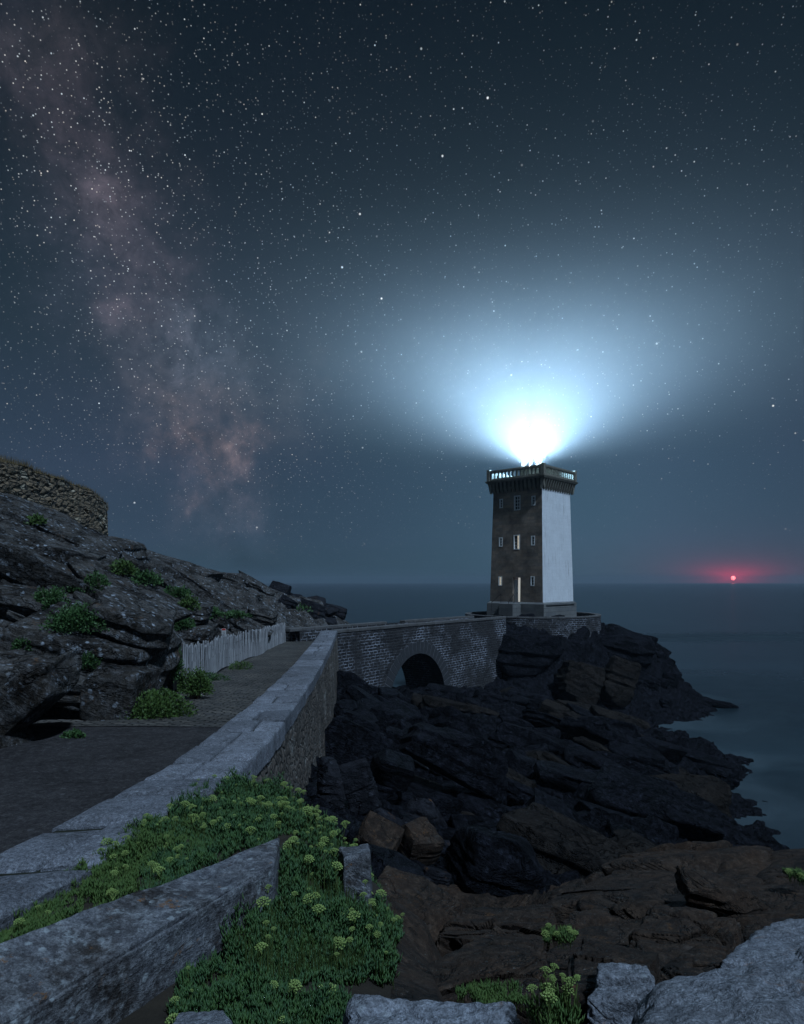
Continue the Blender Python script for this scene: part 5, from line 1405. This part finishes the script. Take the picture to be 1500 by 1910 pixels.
sam(395, 1800, 3.35, .18, .25, 130, 2, 'few samphire shoots in the shade under the long block', 19, h=.10, flower_h=.04)
sam(690, 1560, 6.9, .16, .4, 130, 12, 'samphire tips spilling right over the gully edge', 16, h=.22, hs=1.3, flower_h=.10)
q = W(1035, 1925, 2.25); samphire(q, (.085, .07), 60, 16, 'lone samphire with pale flower heads between the two granite rocks at the bottom', 20, 'leaf_yellow', h=.16, hs=.9, flower_h=.05)
q = W(1045, 1752, 6.0); samphire(q, (.16, .14), 60, 6, 'small samphire tuft on the brown ledge above the slabs', 21, 'leaf_yellow', h=.10, hs=1.2, flower_h=.03)
q = W(1490, 1640, 8.5); samphire(q, (.16, .14), 50, 4, 'small samphire tuft at the right edge on the brown ledge', 22, 'leaf_yellow', h=.10, hs=1.3, flower_h=.03)
q = W(915, 1865, 3.4); samphire(q, (.18, .08), 90, 0, 'low green tuft behind the middle granite rock', 23, 'leaf_yellow', h=.06, hs=.8)

# soil under the samphire, near the camera
def soil():
    n = 170
    X, Y = np.meshgrid(np.linspace(-2.5, .25, n), np.linspace(1.6, 9.6, n), indexing='ij'); X = X.ravel(); Y = Y.ravel()
    P = np.stack([X, Y, shore_z(X, Y)], 1)
    P[:, 2] += .05*fbm(P*3, 4, 3)+.03
    ok = (X > np.interp(Y, WD, WX)-.12) & (X < -.05-.10*np.maximum(0, Y-5))
    Fc = gridfaces(n, n); Fc = Fc[ok[Fc].all(1)]; us = np.unique(Fc); mp = np.full(len(P), -1); mp[us] = np.arange(len(us))
    o = link('soil', npmesh('soil', P[us], mp[Fc], True), M_('soil')); tag(o, kind='structure')
soil()

# ================================================================== moon
md = MD*5250
mo = MB()
import bmesh
bm = bmesh.new(); bmesh.ops.create_uvsphere(bm, u_segments=24, v_segments=16, radius=5250*3.4/F)
me = bpy.data.meshes.new('moon'); bm.to_mesh(me); bm.free()
mo = link('moon', me, M_('moon_light'), None, Vector((0, 0, CZ))+md); tag(mo, 'small red setting moon glowing just above the horizon', 'moon')

# ================================================================== haze
m = bpy.data.materials.new('haze'); m.use_nodes = True; t = NT(m.node_tree); t.n.clear()
pv = t.node('ShaderNodeVolumePrincipled'); pv.inputs['Color'].default_value = (.36, .48, .60, 1); pv.inputs['Density'].default_value = .0003; pv.inputs['Anisotropy'].default_value = .0
t.node('ShaderNodeOutputMaterial', ins={'Volume': pv.outputs[0]})
hb = MB().box((0, 0, 22), (10400, 10300, 50)).build('haze', m); tag(hb, kind='stuff')

# ---------------------------------------------------------------- tell apart the rocks of each group by size, row and place
def ordinal(k):
    w_ = 'first second third fourth fifth sixth seventh eighth ninth tenth eleventh twelfth thirteenth fourteenth fifteenth sixteenth seventeenth eighteenth nineteenth twentieth'.split()
    return w_[k]
def relabel():
    groups = {}
    for o in COL.objects:
        if o.parent is None and o.get('group') and o.get('category') == 'rock': groups.setdefault(o['group'], []).append(o)
    for g_, obs in groups.items():
        obs.sort(key=lambda o: o.location.y)
        nrow = max(1, min(4, len(obs)//6)); per = math.ceil(len(obs)/nrow)
        names = {1: [''], 2: ['nearer row', 'farther row'], 3: ['nearest row', 'middle row', 'farthest row'], 4: ['nearest row', 'second row', 'third row', 'farthest row']}[nrow]
        sizes = sorted(max(o.dimensions) for o in obs)
        for i in range(nrow):
            row = sorted(obs[i*per:(i+1)*per], key=lambda o: o.location.x/o.location.y)
            for k, o in enumerate(row):
                sz = max(o.dimensions); a = 'big ' if sz > sizes[int(len(sizes)*.7)] else ('small ' if sz < sizes[int(len(sizes)*.3)] else '')
                o['label'] = a+o['label']+', '+ordinal(k)+' from the left'+(' in the '+names[i] if names[i] else '')
relabel()
